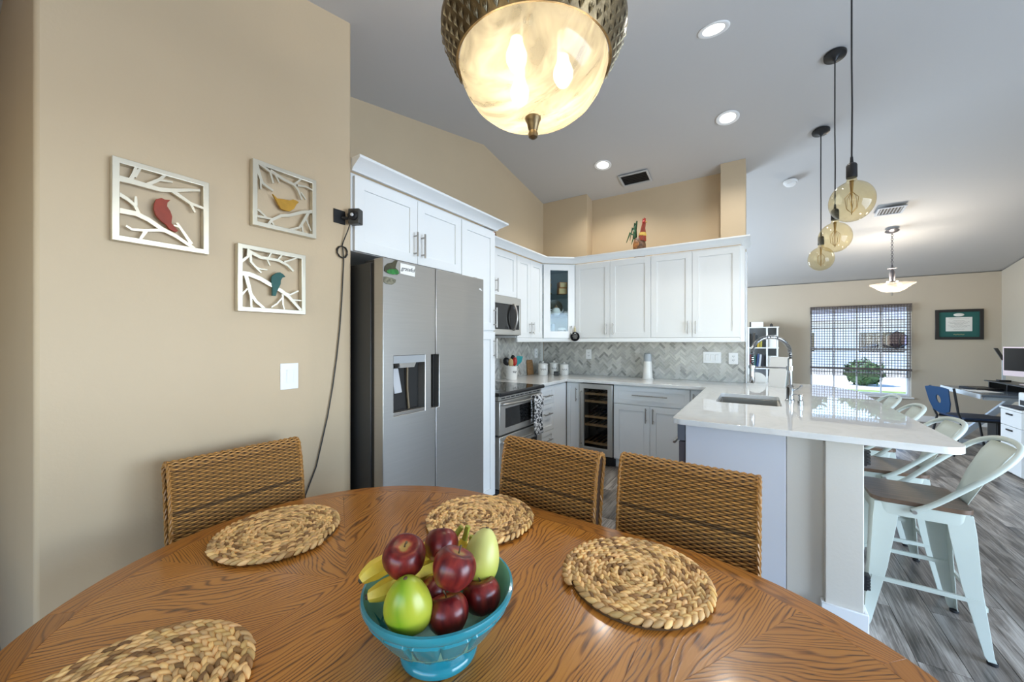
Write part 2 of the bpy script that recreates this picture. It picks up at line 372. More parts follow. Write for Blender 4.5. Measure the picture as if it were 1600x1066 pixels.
def thing(name, label, cat, loc=(0, 0, 0), rz=0, group=None):
    o = bpy.data.objects.new(name, None); COL.objects.link(o); o.location = loc; o.rotation_euler = (0, 0, rz); o.empty_display_size = .05
    return tag(o, label, cat, group)
def dup(root, loc, rz, label=None, rot=None):
    r = root.copy(); COL.objects.link(r); r.location = loc; r.rotation_euler = rot or (0, 0, rz)
    if label: r['label'] = label
    for ch in [c for c in bpy.data.objects if c.parent == root]:
        c = ch.copy(); COL.objects.link(c); c.parent = r
        for g in [q for q in bpy.data.objects if q.parent == ch]:
            d = g.copy(); COL.objects.link(d); d.parent = c
    return r
def arc(cx, cy, r, a0, a1, n): return [(cx+r*cos(a0+(a1-a0)*i/n), cy+r*sin(a0+(a1-a0)*i/n)) for i in range(n+1)]
def text_part(body, size, m, parent, M, name='lettering', depth=.0008, shear=0):
    cu = bpy.data.curves.new(name, 'FONT'); cu.body = body; cu.size = size; cu.extrude = depth; cu.align_x = 'CENTER'; cu.align_y = 'CENTER'; cu.shear = shear
    t = bpy.data.objects.new(name, cu); COL.objects.link(t)
    dg = bpy.context.evaluated_depsgraph_get(); me = bpy.data.meshes.new_from_object(t.evaluated_get(dg)); bpy.data.objects.remove(t)
    me.transform(M); me.materials.clear(); me.materials.append(m)
    o = bpy.data.objects.new(name, me); COL.objects.link(o); o.parent = parent; o['kind'] = 'stuff'
    return o
def struct(name, mb, m, bevel=0, parent=None):
    o = mb.build(name, m, parent, bevel=bevel)
    if not parent: o['kind'] = 'structure'
    return o

# ------------------------------------------------------------------ the room
def zc(y): return max(2.44, 3.46-.178*(y-3.22) if y > 3.22 else 3.46-.215*(3.22-y))
YB = 3.22-1.02/.215
def topline(y0, y1): return [y0]+[y for y in (YB, 3.22) if y0 < y < y1]+[y1]
def wall_x(x0, x1, y0, y1, z0=0, z1=None):
    ys = topline(y0, y1); poly = [(y0, z0)]+([(y1, z0)])+([(y, zc(y)+.01) for y in ys[::-1]] if z1 is None else [(y1, z1), (y0, z1)])
    return MB().prism(poly, x0, x1, 'x')
X0, X1, Y0, Y1 = -3.6, 3.175, -2.45, 9.1
fl = struct('floor', MB().box(X0-.2, X1+.2, Y0-.2, Y1+.2, -.12, -.012), mat('subfloor', (.16, .14, .125), .7))
# planks run away from the camera; those the photo shows are laid one by one
PW, PL = .16, 1.22
pm = MB().box(-PW/2+.0012, PW/2-.0012, -PL/2+.0012, PL/2-.0012, -.0119, 0).mesh('floor_plank'); pm.materials.append(M_plank)
npl = 0
for r in range(-17, 17):
    xc = .563+PW*(r+.5)
    if xc > X1+.05: continue
    off = random.random()*PL
    y = 1.0-off
    while y < Y1-.1:
        yc = y+PL/2; y += PL
        inview = (xc > .05 and yc > 1.2) or (-2.0 < xc < .3 and 1.5 < yc < 4.2)
        if not inview or (yc > 5 and xc < -.3): continue
        p = bpy.data.objects.new('floor_plank', pm); COL.objects.link(p); p.parent = fl; p.location = (xc, yc, 0); npl += 1
rest = MB()
rest.box(X0-.1, X1+.1, Y0-.1, 1.0-.02, -.0119, -.001); rest.box(X0-.1, -1.5, 4.7, Y1, -.0119, -.003)
rs = struct('floor_rest', rest, mat('grey_brown_floor', (.24, .215, .19), .4, var=.3, vscale=3, stretch=(8, 1, 1)), parent=fl); rs['kind'] = 'stuff'

ce = MB(); ys = topline(Y0-.15, Y1+.15)
ce.prism([(y, zc(y)) for y in ys]+[(y, zc(y)+.12) for y in ys[::-1]], X0-.2, X1+.2, 'x')
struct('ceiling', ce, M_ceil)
struct('wall_left', wall_x(-3.76, -1.79, .161, 1.20), M_wall, bevel=.012)
struct('wall_alcove', wall_x(-2.66, -2.46, 1.20, 4.75), M_wall)
wb = MB()
def zb(y): return zc(y)+.01
prof = [(-2.46, 0), (-.11, 0), (-.11, 3.3), (-.335, 3.3), (-.335, 2.30), (-1.83, 2.30), (-1.83, 3.3), (-2.46, 3.3)]
prof = [(x, zb(4.55) if z > 3 else z) for x, z in prof]
wb.prism(prof, 4.55, 4.73, 'y'); wb.box(-2.46, -.11, 4.73, 4.85, 0, zb(4.70))
struct('wall_back', wb, M_wall)
struct('wall_beyond', MB().prism([(4.75, 0), (Y1, 0), (Y1, zb(Y1)), (4.75, zb(4.75))], -2.66, -2.46, 'x', holes=[[(5.6, .9), (8.2, .9), (8.2, 2.1), (5.6, 2.1)]]), M_farwall)  # opening cut for the added far-room daylight
WX0, WX1, WZ0, WZ1 = .824, 2.18, .40, 1.99
wf = MB().prism([(-2.66, 0), (X1+.2, 0), (X1+.2, zb(Y1)), (-2.66, zb(Y1))], Y1, Y1+.16, 'y', holes=[[(WX0, WZ0), (WX1, WZ0), (WX1, WZ1), (WX0, WZ1)]])
struct('wall_far', wf, M_farwall)
ysr = topline(Y0, Y1)
wr = MB().prism([(Y0, 0), (Y1, 0)]+[(y, zb(y)) for y in ysr[::-1]], X1, X1+.16, 'x', holes=[[(-.35, .02), (2.95, .02), (2.95, 2.15), (-.35, 2.15)]])
struct('wall_right', wr, M_farwall)
struct('wall_rear', MB().prism([(X0, 0), (X1, 0), (X1, 2.46), (X0, 2.46)], Y0-.15, Y0, 'y', holes=[[(-2, .45), (1.6, .45), (1.6, 2.2), (-2, 2.2)]]), M_wall)
struct('wall_hall', MB().box(X0-.15, X0, Y0, .161, 0, 2.95), M_wall)
# joinery of the patio door, the added far-room window and the rear window
d1 = MB().box(X1+.02, X1+.1, -.35, 2.95, 2.09, 2.15)
for y in (-.35, 1.27, 2.89): d1.box(X1+.02, X1+.1, y, y+.06, .02, 2.09)
struct('door_1', d1, M_vinyl)
w3 = MB()
for y in (5.6, 6.87, 8.14): w3.box(-2.6, -2.52, y, y+.06, .96, 2.04)
w3.box(-2.6, -2.52, 5.6, 8.2, .9, .96); w3.box(-2.6, -2.52, 5.6, 8.2, 2.04, 2.1)
struct('added_window', w3, M_vinyl)  # unseen window, added with its opening to light the far room
w2 = MB()
for x in (-2, -.83, .37, 1.54): w2.box(x, x+.06, Y0-.12, Y0-.04, .45, 2.2)
w2.box(-2, 1.6, Y0-.12, Y0-.04, .45, .51); w2.box(-2, 1.6, Y0-.12, Y0-.04, 2.14, 2.2)
struct('window_2', w2, M_vinyl)
# skirting
def skirt(x0, x1, y0, y1): return MB().box(x0, x1, y0, y1, 0, .105)
struct('baseboard_far', skirt(-2.4, X1-.015, Y1-.015, Y1), M_trim, bevel=.003)
struct('baseboard_right', skirt(X1-.015, X1, 3.0, Y1-.016), M_trim, bevel=.003)
struct('baseboard_left', skirt(-1.79, -1.775, .17, 1.195), M_trim, bevel=.003)
# short wall that carries the breakfast bar
pw = MB().prism([(.12, 2.40), (.27, 2.40), (.27, 2.355), (.41, 2.355), (.41, 4.5), (.12, 4.5)], 0, .898, 'z')
struct('wall_pony', pw, mat('cream_wall_paint', (.66, .61, .53), .55, bump=.12, bscale=70), bevel=.004)
struct('baseboard_pony', MB().prism([(.255, 2.395), (.255, 2.34), (.425, 2.34), (.425, 4.5), (.411, 4.5), (.411, 2.354), (.269, 2.354), (.269, 2.395)], 0, .10, 'z'), M_trim, bevel=.003)

# far window: frame, sashes, glazing bars, panes, sill
win = thing('window_1', '', ''); del win['label'], win['category']; win['kind'] = 'structure'; win.location = (0, Y1+.07, 0)
fr = MB().prism([(WX0, WZ0), (WX1, WZ0), (WX1, WZ1), (WX0, WZ1)], 0, .07, 'y', holes=[[(WX0+.035, WZ0+.04), (WX1-.035, WZ0+.04), (WX1-.035, WZ1-.035), (WX0+.035, WZ1-.035)]])
fr.build('window_frame', M_vinyl, win, bevel=.003)
MB().box(WX0, WX1, .015, .06, 1.18, 1.235).build('meeting_rail', M_vinyl, win)
zsp = [WZ0+.04, .79, 1.18, 1.60, WZ1-.035]
xsp = [WX0+.035+(WX1-WX0-.07)*k/4 for k in range(5)]
for k in (1, 2, 3): MB().box(xsp[k]-.010, xsp[k]+.010, .025, .05, WZ0+.04, WZ1-.035).build('muntin', M_vinyl, win)
for z in (.79, 1.60): MB().box(xsp[0], xsp[4], .027, .048, z-.010, z+.010).build('muntin', M_vinyl, win)
zsp2 = [WZ0+.04, .79, 1.207, 1.60, WZ1-.035]
for i in range(4):
    for j in range(4): MB().box(xsp[i]+.004, xsp[i+1]-.004, .036, .040, zsp2[j]+.003, zsp2[j+1]-.003).build('window_pane', M_glass, win)
MB().box(WX0-.03, WX1+.03, -.10, .0, WZ0-.025, WZ0-.001).build('window_sill', M_trim, win, bevel=.003)

# ------------------------------------------------------------------ outside the far window
struct('ground', MB().box(-40, 50, 9.35, 70, -.5, -.25), M_concrete)
gl = MB().box(-30, 40, 13.2, 16.5, -.249, -.22); o = gl.build('lawn', M_lawn); o['kind'] = 'structure'
hs = thing('house', 'pale stucco house with grey roof across the street, seen through the blind', 'house', (4, 27, -.25))
MB().box(-14, 16, 0, 8, 0, 2.75).build('wall', M_house, hs)
MB().prism([(-.8, 2.7), (8.8, 2.7), (4, 4.3)], -14.8, 16.8, 'x').build('roof', M_roof, hs)
for x in (-11, -7, -3.2, .4, 4.2, 8, 12): 
    f = MB().box(x, x+1.9, -.04, .02, .95, 2.15).build('window', M_trim, hs); MB().box(x+.08, x+1.82, -.06, -.03, 1.03, 2.07).build('pane', M_blackglass, f)
MB().box(6.6, 7.6, -.05, .02, 0, 2.1).build('front_door', M_navy, hs)
def leafball(mb, c, r, n, rng, s=.16):
    for i in range(n):
        a = rng.random()*2*pi; t = math.acos(2*rng.random()-1); q = r*(.75+.3*rng.random())
        p = Vector((c[0]+q*sin(t)*cos(a), c[1]+q*sin(t)*sin(a), c[2]+q*cos(t)*.85))
        u = Vector((rng.random()-.5, rng.random()-.5, rng.random()-.5)).normalized()*s; w = u.orthogonal().normalized()*s*.5
        mb.add([p-u, p+w, p+u, p-w], [(0, 1, 2, 3)])
rng = random.Random(3)
for k, (x, r, lab) in enumerate([(3.2, .55, 'small round green bush at the left of the lawn outside'), (5.0, .65, 'middle round green bush on the lawn outside the window'), (7.0, .6, 'round green bush on the lawn outside, nearest the parked car')]):
    b = thing('garden_bush', lab, 'bush', (x, 18.5, -.25), 0, 'bushes across the lawn')
    m = MB(); m.ball((0, 0, r*.8), (r*.9, r*.9, r*.75), 12, 8); leafball(m, (0, 0, r*.85), r, 260, rng, .12); m.build('foliage', M_leaf, b, 0)['kind'] = 'stuff'; MB().cyl((0, 0, 0), (0, 0, r*.7), .05, 8).build('stem', M_wickerdark, b)
for k, (x, y, h, lab) in enumerate([(8.6, 44, 8.5, 'leafy green tree behind the neighbouring roof, right side'), (2.5, 46, 8, 'leafy green tree behind the neighbouring roof, middle')]):
    b = thing('tree', lab, 'tree', (x, y, -.25), 0, 'trees behind the house')
    m = MB()
    for q in range(5): cc = (rng.uniform(-1.3, 1.3), rng.uniform(-1, 1), h*.7+rng.uniform(-1, 1.2)); m.ball(cc, 1.4, 10, 7); leafball(m, cc, 1.75, 220, rng, .3)
    m.build('crown', M_leaf, b, 0)['kind'] = 'stuff'; MB().tube([(0, 0, 0), (.1, 0, h*.4), (0, 0, h*.7)], [.25, .2, .1], 8).build('trunk', M_wickerdark, b)
car = thing('parked_car', 'blue car parked on the pale drive beyond the lawn', 'car', (7.3, 20.5, -.25))
prof = [(-2.1, .35), (2.1, .35), (2.15, .75), (1.95, .9), (1.1, .98), (.45, 1.42), (-1.0, 1.45), (-1.75, .98), (-2.1, .9)]
MB().prism(prof, -.85, .85, 'y').build('car_body', M_carpaint, car, bevel=.05)
MB().prism([(.95, .99), (.40, 1.36), (-.25, 1.38), (-.25, .99)], -.87, .87, 'y').build('side_window', M_blackglass, car)
MB().prism([(-.33, .99), (-.33, 1.38), (-.95, 1.38), (-1.5, .99)], -.87, .87, 'y').build('side_window', M_blackglass, car)
for x in (-1.3, 1.3):
    for y in (-.82, .82): w = MB().cyl((x, y-.1, .33), (x, y+.1, .33), .33, 20).build('wheel', M_rubber, car); MB().cyl((x, y-.11, .33), (x, y+.11, .33), .2, 12).build('hub_cap', M_nickel, w)

# ------------------------------------------------------------------ kitchen cabinets
def shaker(x0, x1, z0, z1, rail=.06, t=.02, rec=.009):
    mb = MB(); g = .0015; x0 += g; x1 -= g; z0 += g; z1 -= g; r = min(rail, (x1-x0)*.28, (z1-z0)*.3)
    mb.prism([(x0, z0), (x1, z0), (x1, z1), (x0, z1)], -t, -.0005, 'y', holes=[[(x0+r, z0+r), (x1-r, z0+r), (x1-r, z1-r), (x0+r, z1-r)]])
    mb.box(x0+r, x1-r, -t+rec, -.001, z0+r, z1-r)
    return mb
def bar(x, z, L, vert=True, r=.0062, out=.033, y=-.02):
    mb = MB(); h = L/2; q = h*.72
    if vert:
        mb.cyl((x, y-out, z-h), (x, y-out, z+h), r, 10)
        for s in (-q, q): mb.cyl((x, y+.001, z+s), (x, y-out, z+s), r*.8, 8)
    else:
        mb.cyl((x-h, y-out, z), (x+h, y-out, z), r, 10)
        for s in (-q, q): mb.cyl((x+s, y+.001, z), (x+s, y-out, z), r*.8, 8)
    return mb
def cabinet(name, label, loc, rz, w, d, z0, z1, fronts, toe=0, group=None, cat='cabinet'):
    t = thing(name, label, cat, loc, rz, group)
    b = MB().box(0, w, 0, d, z0+toe, z1)
    b.build('body', M_white, t, bevel=.0015)
    if toe: MB().box(.0, w, .06, d, z0, z0+toe-.0005).build('toe_kick', M_white, t)
    for kind, xa, xb, za, zb_, hd in fronts:
        if kind == 'filler': MB().box(xa, xb, -.02, -.0005, za, zb_).build('filler_strip', M_white, t); continue
        f = shaker(xa, xb, za, zb_, .06 if kind == 'door' else .045).build(kind, M_white, t, bevel=.0015)
        if hd: bar(*hd).build('handle', M_nickel, f)
    return t
RZ = pi/2      # cabinets on the refrigerator side face +X
XF = -2.13     # door faces of the left uppers
cabinet('over_fridge_cabinet', 'white two-door wall cabinet directly above the refrigerator', (-1.82, 1.215, 0), RZ, .874, .63, 1.842, 2.26,
        [('door', .01, .455, 1.842, 2.245, (.425, 1.96, .15)), ('door', .455, .874, 1.842, 2.245, (.487, 1.96, .15))])
cabinet('pantry_cabinet', 'tall white pantry cabinet between refrigerator and oven range', (-1.82, 2.09, 0), RZ, .42, .63, 0, 2.26,
        [('door', .003, .417, 1.445, 2.245, (.395, 1.55, .16)), ('door', .003, .417, .11, 1.435, (.395, 1.30, .16))], toe=.1)
cabinet('over_range_cabinet', 'short white wall cabinet above the microwave', (XF-.02, 2.515, 0), RZ, .845, .305, 1.81, 2.275,
        [('door', .003, .425, 1.81, 2.262, (.395, 1.90, .13)), ('door', .425, .842, 1.81, 2.262, (.455, 1.90, .13))])
cabinet('wall_cabinet', 'white two-door wall cabinet between microwave and glass corner cabinet', (XF-.02, 3.362, 0), RZ, .566, .305, 1.395, 2.275,
        [('door', .003, .283, 1.395, 2.262, (.253, 1.50, .13)), ('door', .283, .563, 1.395, 2.262, (.313, 1.50, .13))])
xs = [-1.832, -1.406, -.962, -.56, -.146]
cabinet('wall_cabinet', 'white two-door wall cabinet beside the glass corner cabinet on back wall', (xs[0], 4.20, 0), 0, xs[2]-xs[0], .345, 1.395, 2.275,
        [('door', 0, xs[1]-xs[0], 1.395, 2.262, (xs[1]-xs[0]-.04, 1.495, .13)), ('door', xs[1]-xs[0], xs[2]-xs[0], 1.395, 2.262, (xs[1]-xs[0]+.04, 1.495, .13))])
cabinet('wall_cabinet', 'white two-door wall cabinet at the open end of the back wall', (xs[2]+.001, 4.20, 0), 0, xs[4]-xs[2]-.001, .345, 1.395, 2.275,
        [('door', 0, xs[3]-xs[2], 1.395, 2.262, (xs[3]-xs[2]-.035, 1.495, .13)), ('door', xs[3]-xs[2], xs[4]-xs[2]-.002, 1.395, 2.262, (xs[3]-xs[2]+.035, 1.495, .13))])
# corner cabinet with a glass door
A, B = Vector((-2.13, 3.932)), Vector((-1.836, 4.18)); ang = atan2(B.y-A.y, B.x-A.x); LW = (B-A).length
t = thing('corner_cabinet', 'white diagonal corner cabinet with a single glass door', 'cabinet', (A.x, A.y, 0), ang)
R = Matrix.Rotation(-ang, 4, 'Z') @ Matrix.Translation((-A.x, -A.y, 0))
foot = [(-2.45, 3.933), (-2.151, 3.933), (-1.838, 4.197), (-1.838, 4.54), (-2.45, 4.54)]
inner = [(-2.435, 3.945), (-2.155, 3.945), (-1.852, 4.20), (-1.852, 4.525), (-2.435, 4.525)]
sh = MB(); sh.prism(foot, 1.395, 1.413, 'z'); sh.prism(foot, 2.255, 2.275, 'z')
for i in (0, 2, 3, 4):
    j = (i+1) % 5; sh.prism([foot[i], foot[j], inner[j], inner[i]], 1.413, 2.255, 'z')
sh.xf(R).build('body', M_shelfblue, t)
fd = MB().prism([(.004, 1.395), (LW-.004, 1.395), (LW-.004, 2.262), (.004, 2.262)], -.02, -.001, 'y', holes=[[(.085, 1.475), (LW-.085, 1.475), (LW-.085, 2.195), (.085, 2.195)]])
fd = fd.build('door', M_white, t, bevel=.0015)
MB().box(.083, LW-.083, -.013, -.009, 1.473, 2.197).build('glass_pane', M_cabglass, fd)
bar(LW-.05, 1.49, .10).build('handle', M_nickel, fd)
for z in (1.66, 1.915): MB().prism([(-2.43, 3.95), (-2.16, 3.95), (-1.86, 4.205), (-1.86, 4.52), (-2.43, 4.52)], z, z+.008, 'z').xf(R).build('glass_shelf', M_cabglass, t)

crown = [(0, 0), (.012, 0), (.018, .012), (.070, .048), (.078, .052), (.078, .066), (0, .066)]
def cz(z): return [(o, zz+z) for o, zz in crown]
struct('trim_1', MB().sweep(cz(2.2605), [(-1.80, 1.203), (-1.80, 2.512), (-2.05, 2.512)]), M_white)
struct('trim_2', MB().sweep(cz(2.2765), [(-2.13, 2.516), (-2.13, 3.93), (-1.836, 4.18), (-.142, 4.18), (-.142, 4.548)]), M_white)
rail = [(-.02, 1.35), (0, 1.35), (.003, 1.36), (.0, 1.3935), (-.02, 1.3935)]
struct('trim_3', MB().sweep(rail, [(-2.13, 3.366), (-2.13, 3.93), (-1.836, 4.18), (-.148, 4.18), (-.148, 4.548)]), M_white)
# base units
cabinet('drawer_base_cabinet', 'white three-drawer base cabinet beside the oven range', (-1.865, 3.293, 0), RZ, .67, .58, 0, .898,
        [('drawer', .003, .36, .70, .885, (.19, .79, .16, False)), ('drawer', .003, .36, .42, .70, (.19, .60, .16, False)), ('drawer', .003, .36, .11, .42, (.19, .33, .16, False)), ('filler', .36, .665, .11, .885, None)], toe=.1)
YF = 3.99
cabinet('narrow_base_cabinet', 'narrow white one-door base cabinet left of the wine cooler', (-1.845, YF, 0), 0, .16, .55, 0, .898, [('door', .003, .157, .11, .885, (.128, .76, .15))], toe=.1)
cabinet('base_cabinet', 'white base cabinet with one wide drawer above two doors', (-1.298, YF, 0), 0, .75, .55, 0, .898,
        [('drawer', .003, .747, .70, .885, (.375, .80, .34, False)), ('door', .003, .375, .11, .695, (.34, .60, .15)), ('door', .375, .747, .11, .695, (.41, .60, .15))], toe=.1)
cabinet('end_base_cabinet', 'narrow white base cabinet tucked into the corner by the peninsula', (-.546, YF, 0), 0, .16, .55, 0, .898, [('door', .003, .157, .11, .885, (.03, .79, .13))], toe=.1)
cabinet('sink_base_cabinet', 'white sink base cabinet forming the back of the peninsula', (-.365, 3.93, 0), -pi/2, .91, .48, 0, .70,
        [('door', .003, .455, .11, .69, (.415, .6, .15)), ('door', .455, .907, .11, .69, (.495, .6, .15)), ('drawer', .003, .907, .70, .885, None)], toe=.1)
# peninsula end panel and dishwasher
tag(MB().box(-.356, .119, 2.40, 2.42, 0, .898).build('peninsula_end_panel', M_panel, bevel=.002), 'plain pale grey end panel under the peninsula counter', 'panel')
dw = thing('dishwasher', 'dark built-in dishwasher seen edge-on at the peninsula end', 'dishwasher', (-.357, 2.425, 0))
MB().box(0, .46, 0, .585, .10, .89).build('body', M_darksteel, dw)
MB().box(-.036, -.001, -.02, .585, .11, .77).build('door', mat('dishwasher_door_edge', (.10, .09, .10), .4, .3), dw, bevel=.003)
MB().box(-.044, -.001, -.022, .585, .775, .885).build('control_panel', mat('slate_plastic', (.13, .14, .16), .35), dw, bevel=.004)
MB().cyl((-.075, .06, .74), (-.075, .52, .74), .008, 10).build('handle', M_nickel, dw)

# worktop with the sink cut out
def rc(cx, cy, r, a0, n=6): return arc(cx, cy, r, a0, a0+pi/2, n)
outer = [(-2.458, 4.548), (-2.458, 3.288), (-1.822, 3.288), (-1.822, 3.935), (-.405, 3.935)]
outer += rc(-.405+.05, 2.245+.05, .05, pi)+rc(.715-.09, 2.245+.09, .09, 1.5*pi, 8)
outer += [(.715, 4.33), (.69, 4.40), (.56, 4.72), (.50, 4.76), (-.105, 4.76), (-.105, 4.548)]
hole = []
for (cx, cy, a) in ((.10, 3.06, 1.5*pi), (.10, 3.54, 0), (-.225, 3.54, .5*pi), (-.225, 3.06, pi)): hole += rc(cx, cy, .03, a, 3)
ct = MB().prism(outer, .90, .93, 'z', holes=[hole[::-1]]).build('worktop', M_quartz, bevel=.004)
tag(ct, 'white quartz worktop running along the back wall and over the breakfast peninsula', 'countertop')
sk = thing('sink', 'undermount stainless steel sink set in the peninsula worktop', 'sink', (-.0625, 3.30, 0))
a, b = .20, .278
m = MB().prism([(-a, -b), (a, -b), (a, b), (-a, b)], .71, .8985, 'z', holes=[[(-a+.012, -b+.012), (a-.012, -b+.012), (a-.012, b-.012), (-a+.012, b-.012)]]); m.box(-a+.0005, a-.0005, -b+.0005, b-.0005, .702, .7099)
m.build('basin', M_sinksteel, sk, bevel=.003)
MB().lathe([(.045, .7102), (.04, .716), (.02, .713), (.001, .712)], n=20).build('drain', M_chrome, sk)
fa = thing('faucet', 'chrome spring-neck pull-down faucet beside the sink', 'faucet', (.19, 3.36, .93))
MB().lathe([(.03, .0005), (.03, .008), (.024, .014), (.022, .09), (.026, .1), (.02, .11), (.015, .12), (.0145, .30)], n=20).build('base', M_chrome, fa, bevel=0)
neck = [(0, 0, .30)]+[(-.115+.115*cos(q), 0, .345+.115*sin(q)) for q in [pi*k/16 for k in range(0, 17)]]+[(-.23, 0, .30), (-.23, 0, .25)]
neck[-3] = (-.23, 0, .345)
MB().tube(neck, .006, 8).build('inner_hose', M_rubber, fa)
sp = []; Ln = len(neck)-1
NT = 60
for i in range(NT*8+1):
    u = i/(NT*8)*Ln; k = min(int(u), Ln-1); p = Vector(neck[k]).lerp(Vector(neck[k+1]), u-k); tg = (Vector(neck[k+1])-Vector(neck[k])).normalized(); nn = Vector((0, 1, 0)); bb = tg.cross(nn); q = 2*pi*i/8
    sp.append(p+nn*.0125*cos(q)+bb*.0125*sin(q))
MB().tube(sp, .0026, 4).build('spring', M_chrome, fa)
MB().lathe([(.013, .25), (.016, .24), (.018, .17), (.019, .12), (.016, .115)], c=(-.23, 0, 0), n=16).build('spray_head', M_chrome, fa)
MB().tube([(0, 0, .235), (-.1, 0, .235), (-.21, 0, .235)], .006, 8).lathe([(.022, .22), (.022, .25)], c=(0, 0, 0), n=16).lathe([(.023, .225), (.023, .247)], c=(-.23, 0, 0), n=16).build('support_arm', M_chrome, fa)
MB().tube([(.02, -.01, .075), (.05, -.03, .095), (.06, -.075, .12)], [.008, .007, .006], 8).build('lever', M_chrome, fa)
sd = tag(MB().lathe([(.016, 0), (.016, .03), (.01, .035), (.01, .06), (.014, .062), (.014, .072)], n=14).tube([(0, 0, .068), (-.03, 0, .07), (-.045, 0, .062)], .005, 6).build('soap_pump', M_chrome, loc=(.235, 3.16, .9305)), 'small chrome soap pump on the worktop in front of the faucet', 'soap pump')
sd['kind'] = 'thing'

# herringbone backsplash: marble tiles set in grout
def herring(u0, u1, v0, v1, L=.078, W=.026, g=.0012):
    """tile rectangles (clipped polygons) of a 45 degree herringbone"""
    out = []; c45 = sqrt(.5); k = int(L/W)
    lo = -(int(3.2/W)); 
    def clip(poly):
        for ax, lim, sg in ((0, u0, 1), (0, u1, -1), (1, v0, 1), (1, v1, -1)):
            res = []
            for i in range(len(poly)):
                p, q = poly[i], poly[(i+1) % len(poly)]; dp, dq = sg*(p[ax]-lim), sg*(q[ax]-lim)
                if dp >= 0: res.append(p)
                if dp*dq < 0: s_ = dp/(dp-dq); res.append((p[0]+(q[0]-p[0])*s_, p[1]+(q[1]-p[1])*s_))
            poly = res
            if len(poly) < 3: return None
        return poly
    for i in range(-160, 161):
        for j in range(-40, 41):
            # horizontal tile and vertical tile of the unit cell
            x, y = i*W+j*L, i*W-j*L
            for (a0, a1, b0, b1) in ((x, x+L, y, y+W), (x, x+W, y+W, y+W+L)):
                a0 += g; b0 += g; a1 -= g; b1 -= g
                P = [((p-q)*c45, (p+q)*c45) for p, q in ((a0, b0), (a1, b0), (a1, b1), (a0, b1))]
                if max(p[0] for p in P) < u0 or min(p[0] for p in P) > u1 or max(p[1] for p in P) < v0 or min(p[1] for p in P) > v1: continue
                P = clip(P)
                if P: out.append(P)
    return out
def backsplash(name, label, u0, u1, Mx):
    t = thing(name, label, 'backsplash')
    MB().box(u0, u1, -.006, -.0005, .931, 1.349 if u0 < 0 else 1.4145).xf(Mx).build('grout', M_grout, t)
    m = MB(); rg = random.Random(11)
    for P in herring(u0+.002, u1-.002, .933, 1.347 if u0 < 0 else 1.412):
        q = rg.random(); v = .62+.42*q if q > .18 else .45+.3*rg.random(); tint = (v, v*(.985+.02*rg.random()), v*(.96+.04*rg.random()))
        n = len(P); m.add([(a, -.0065, b) for a, b in P]+[(a, -.009, b) for a, b in P], [tuple(range(n, 2*n))]+[(i, (i+1) % n, n+(i+1) % n, n+i) for i in range(n)], tint)
    o = m.xf(Mx).build('tile', M_tile, t, smooth=0); o['kind'] = 'stuff'
backsplash('backsplash', 'herringbone marble tile backsplash along the back wall', -2.448, -.112, Matrix.Translation((0, 4.55, 0)))
backsplash('backsplash', 'herringbone marble tile backsplash on the side wall behind the range', 2.515, 4.54, Matrix.Translation((-2.46, 0, 0)) @ Matrix.Rotation(pi/2, 4, 'Z'))
struct('trim_5', MB().box(-.1455, -.1095, 4.215, 4.529, 1.352, 2.272), M_white)
struct('trim_4', MB().box(-.1095, -.098, 4.53, 4.745, .9305, 2.27), M_trim)
# outlets and switches
def plate(name, label, cat, loc, rz, w, h, kind, group=None):
    t = thing(name, label, cat, loc, rz, group)
    MB().box(-w/2, w/2, -.006, 0, -h/2, h/2).build('cover_plate', M_trim, t, bevel=.002)
    if kind == 'outlet':
        for z in (-.02, .02):
            r = MB().box(-.016, .016, -.008, -.0062, z-.014, z+.014).build('receptacle', M_trim, t, bevel=.002)
            MB().box(-.008, -.005, -.009, -.0075, z-.002, z+.008).box(.005, .008, -.009, -.0075, z-.002, z+.008).box(-.002, .002, -.009, -.0075, z-.010, z-.006).build('slot', M_black, r)['kind'] = 'stuff'
    else:
        n = kind
        for k in range(n):
            x = (k-(n-1)/2)*.046
            MB().box(x-.016, x+.016, -.0075, -.0062, -.033, .033).build('switch_frame', M_trim, t, bevel=.001)
            MB().hexa([(x-.014, -.009, -.030), (x+.014, -.009, -.030), (x+.014, -.0062, -.030), (x-.014, -.0062, -.030), (x-.014, -.0125, .030), (x+.014, -.0125, .030), (x+.014, -.0062, .030), (x-.014, -.0062, .030)]).build('rocker', M_trim, t, bevel=.001)
    return t
YS = 4.5405
plate('wall_outlet', 'white wall outlet on the herringbone tiles above the canisters', 'outlet', (-1.80, YS, 1.194), 0, .075, .12, 'outlet')
plate('wall_switch', 'wide white triple switch plate on the herringbone tiles', 'switch', (-.414, YS, 1.185), 0, .17, .12, 3)
plate('wall_outlet', 'white wall outlet at the open end of the back wall tiles', 'outlet', (-.218, YS, 1.178), 0, .085, .12, 'outlet')
plate('wall_outlet', 'white wall outlet on side wall tiles near the kitchen corner', 'outlet', (-2.4505, 4.33, 1.2), pi/2, .075, .12, 'outlet')
plate('light_switch', 'white rocker light switch on the beige dining wall', 'switch', (-1.79, .885, 1.20), pi/2, .078, .118, 1)

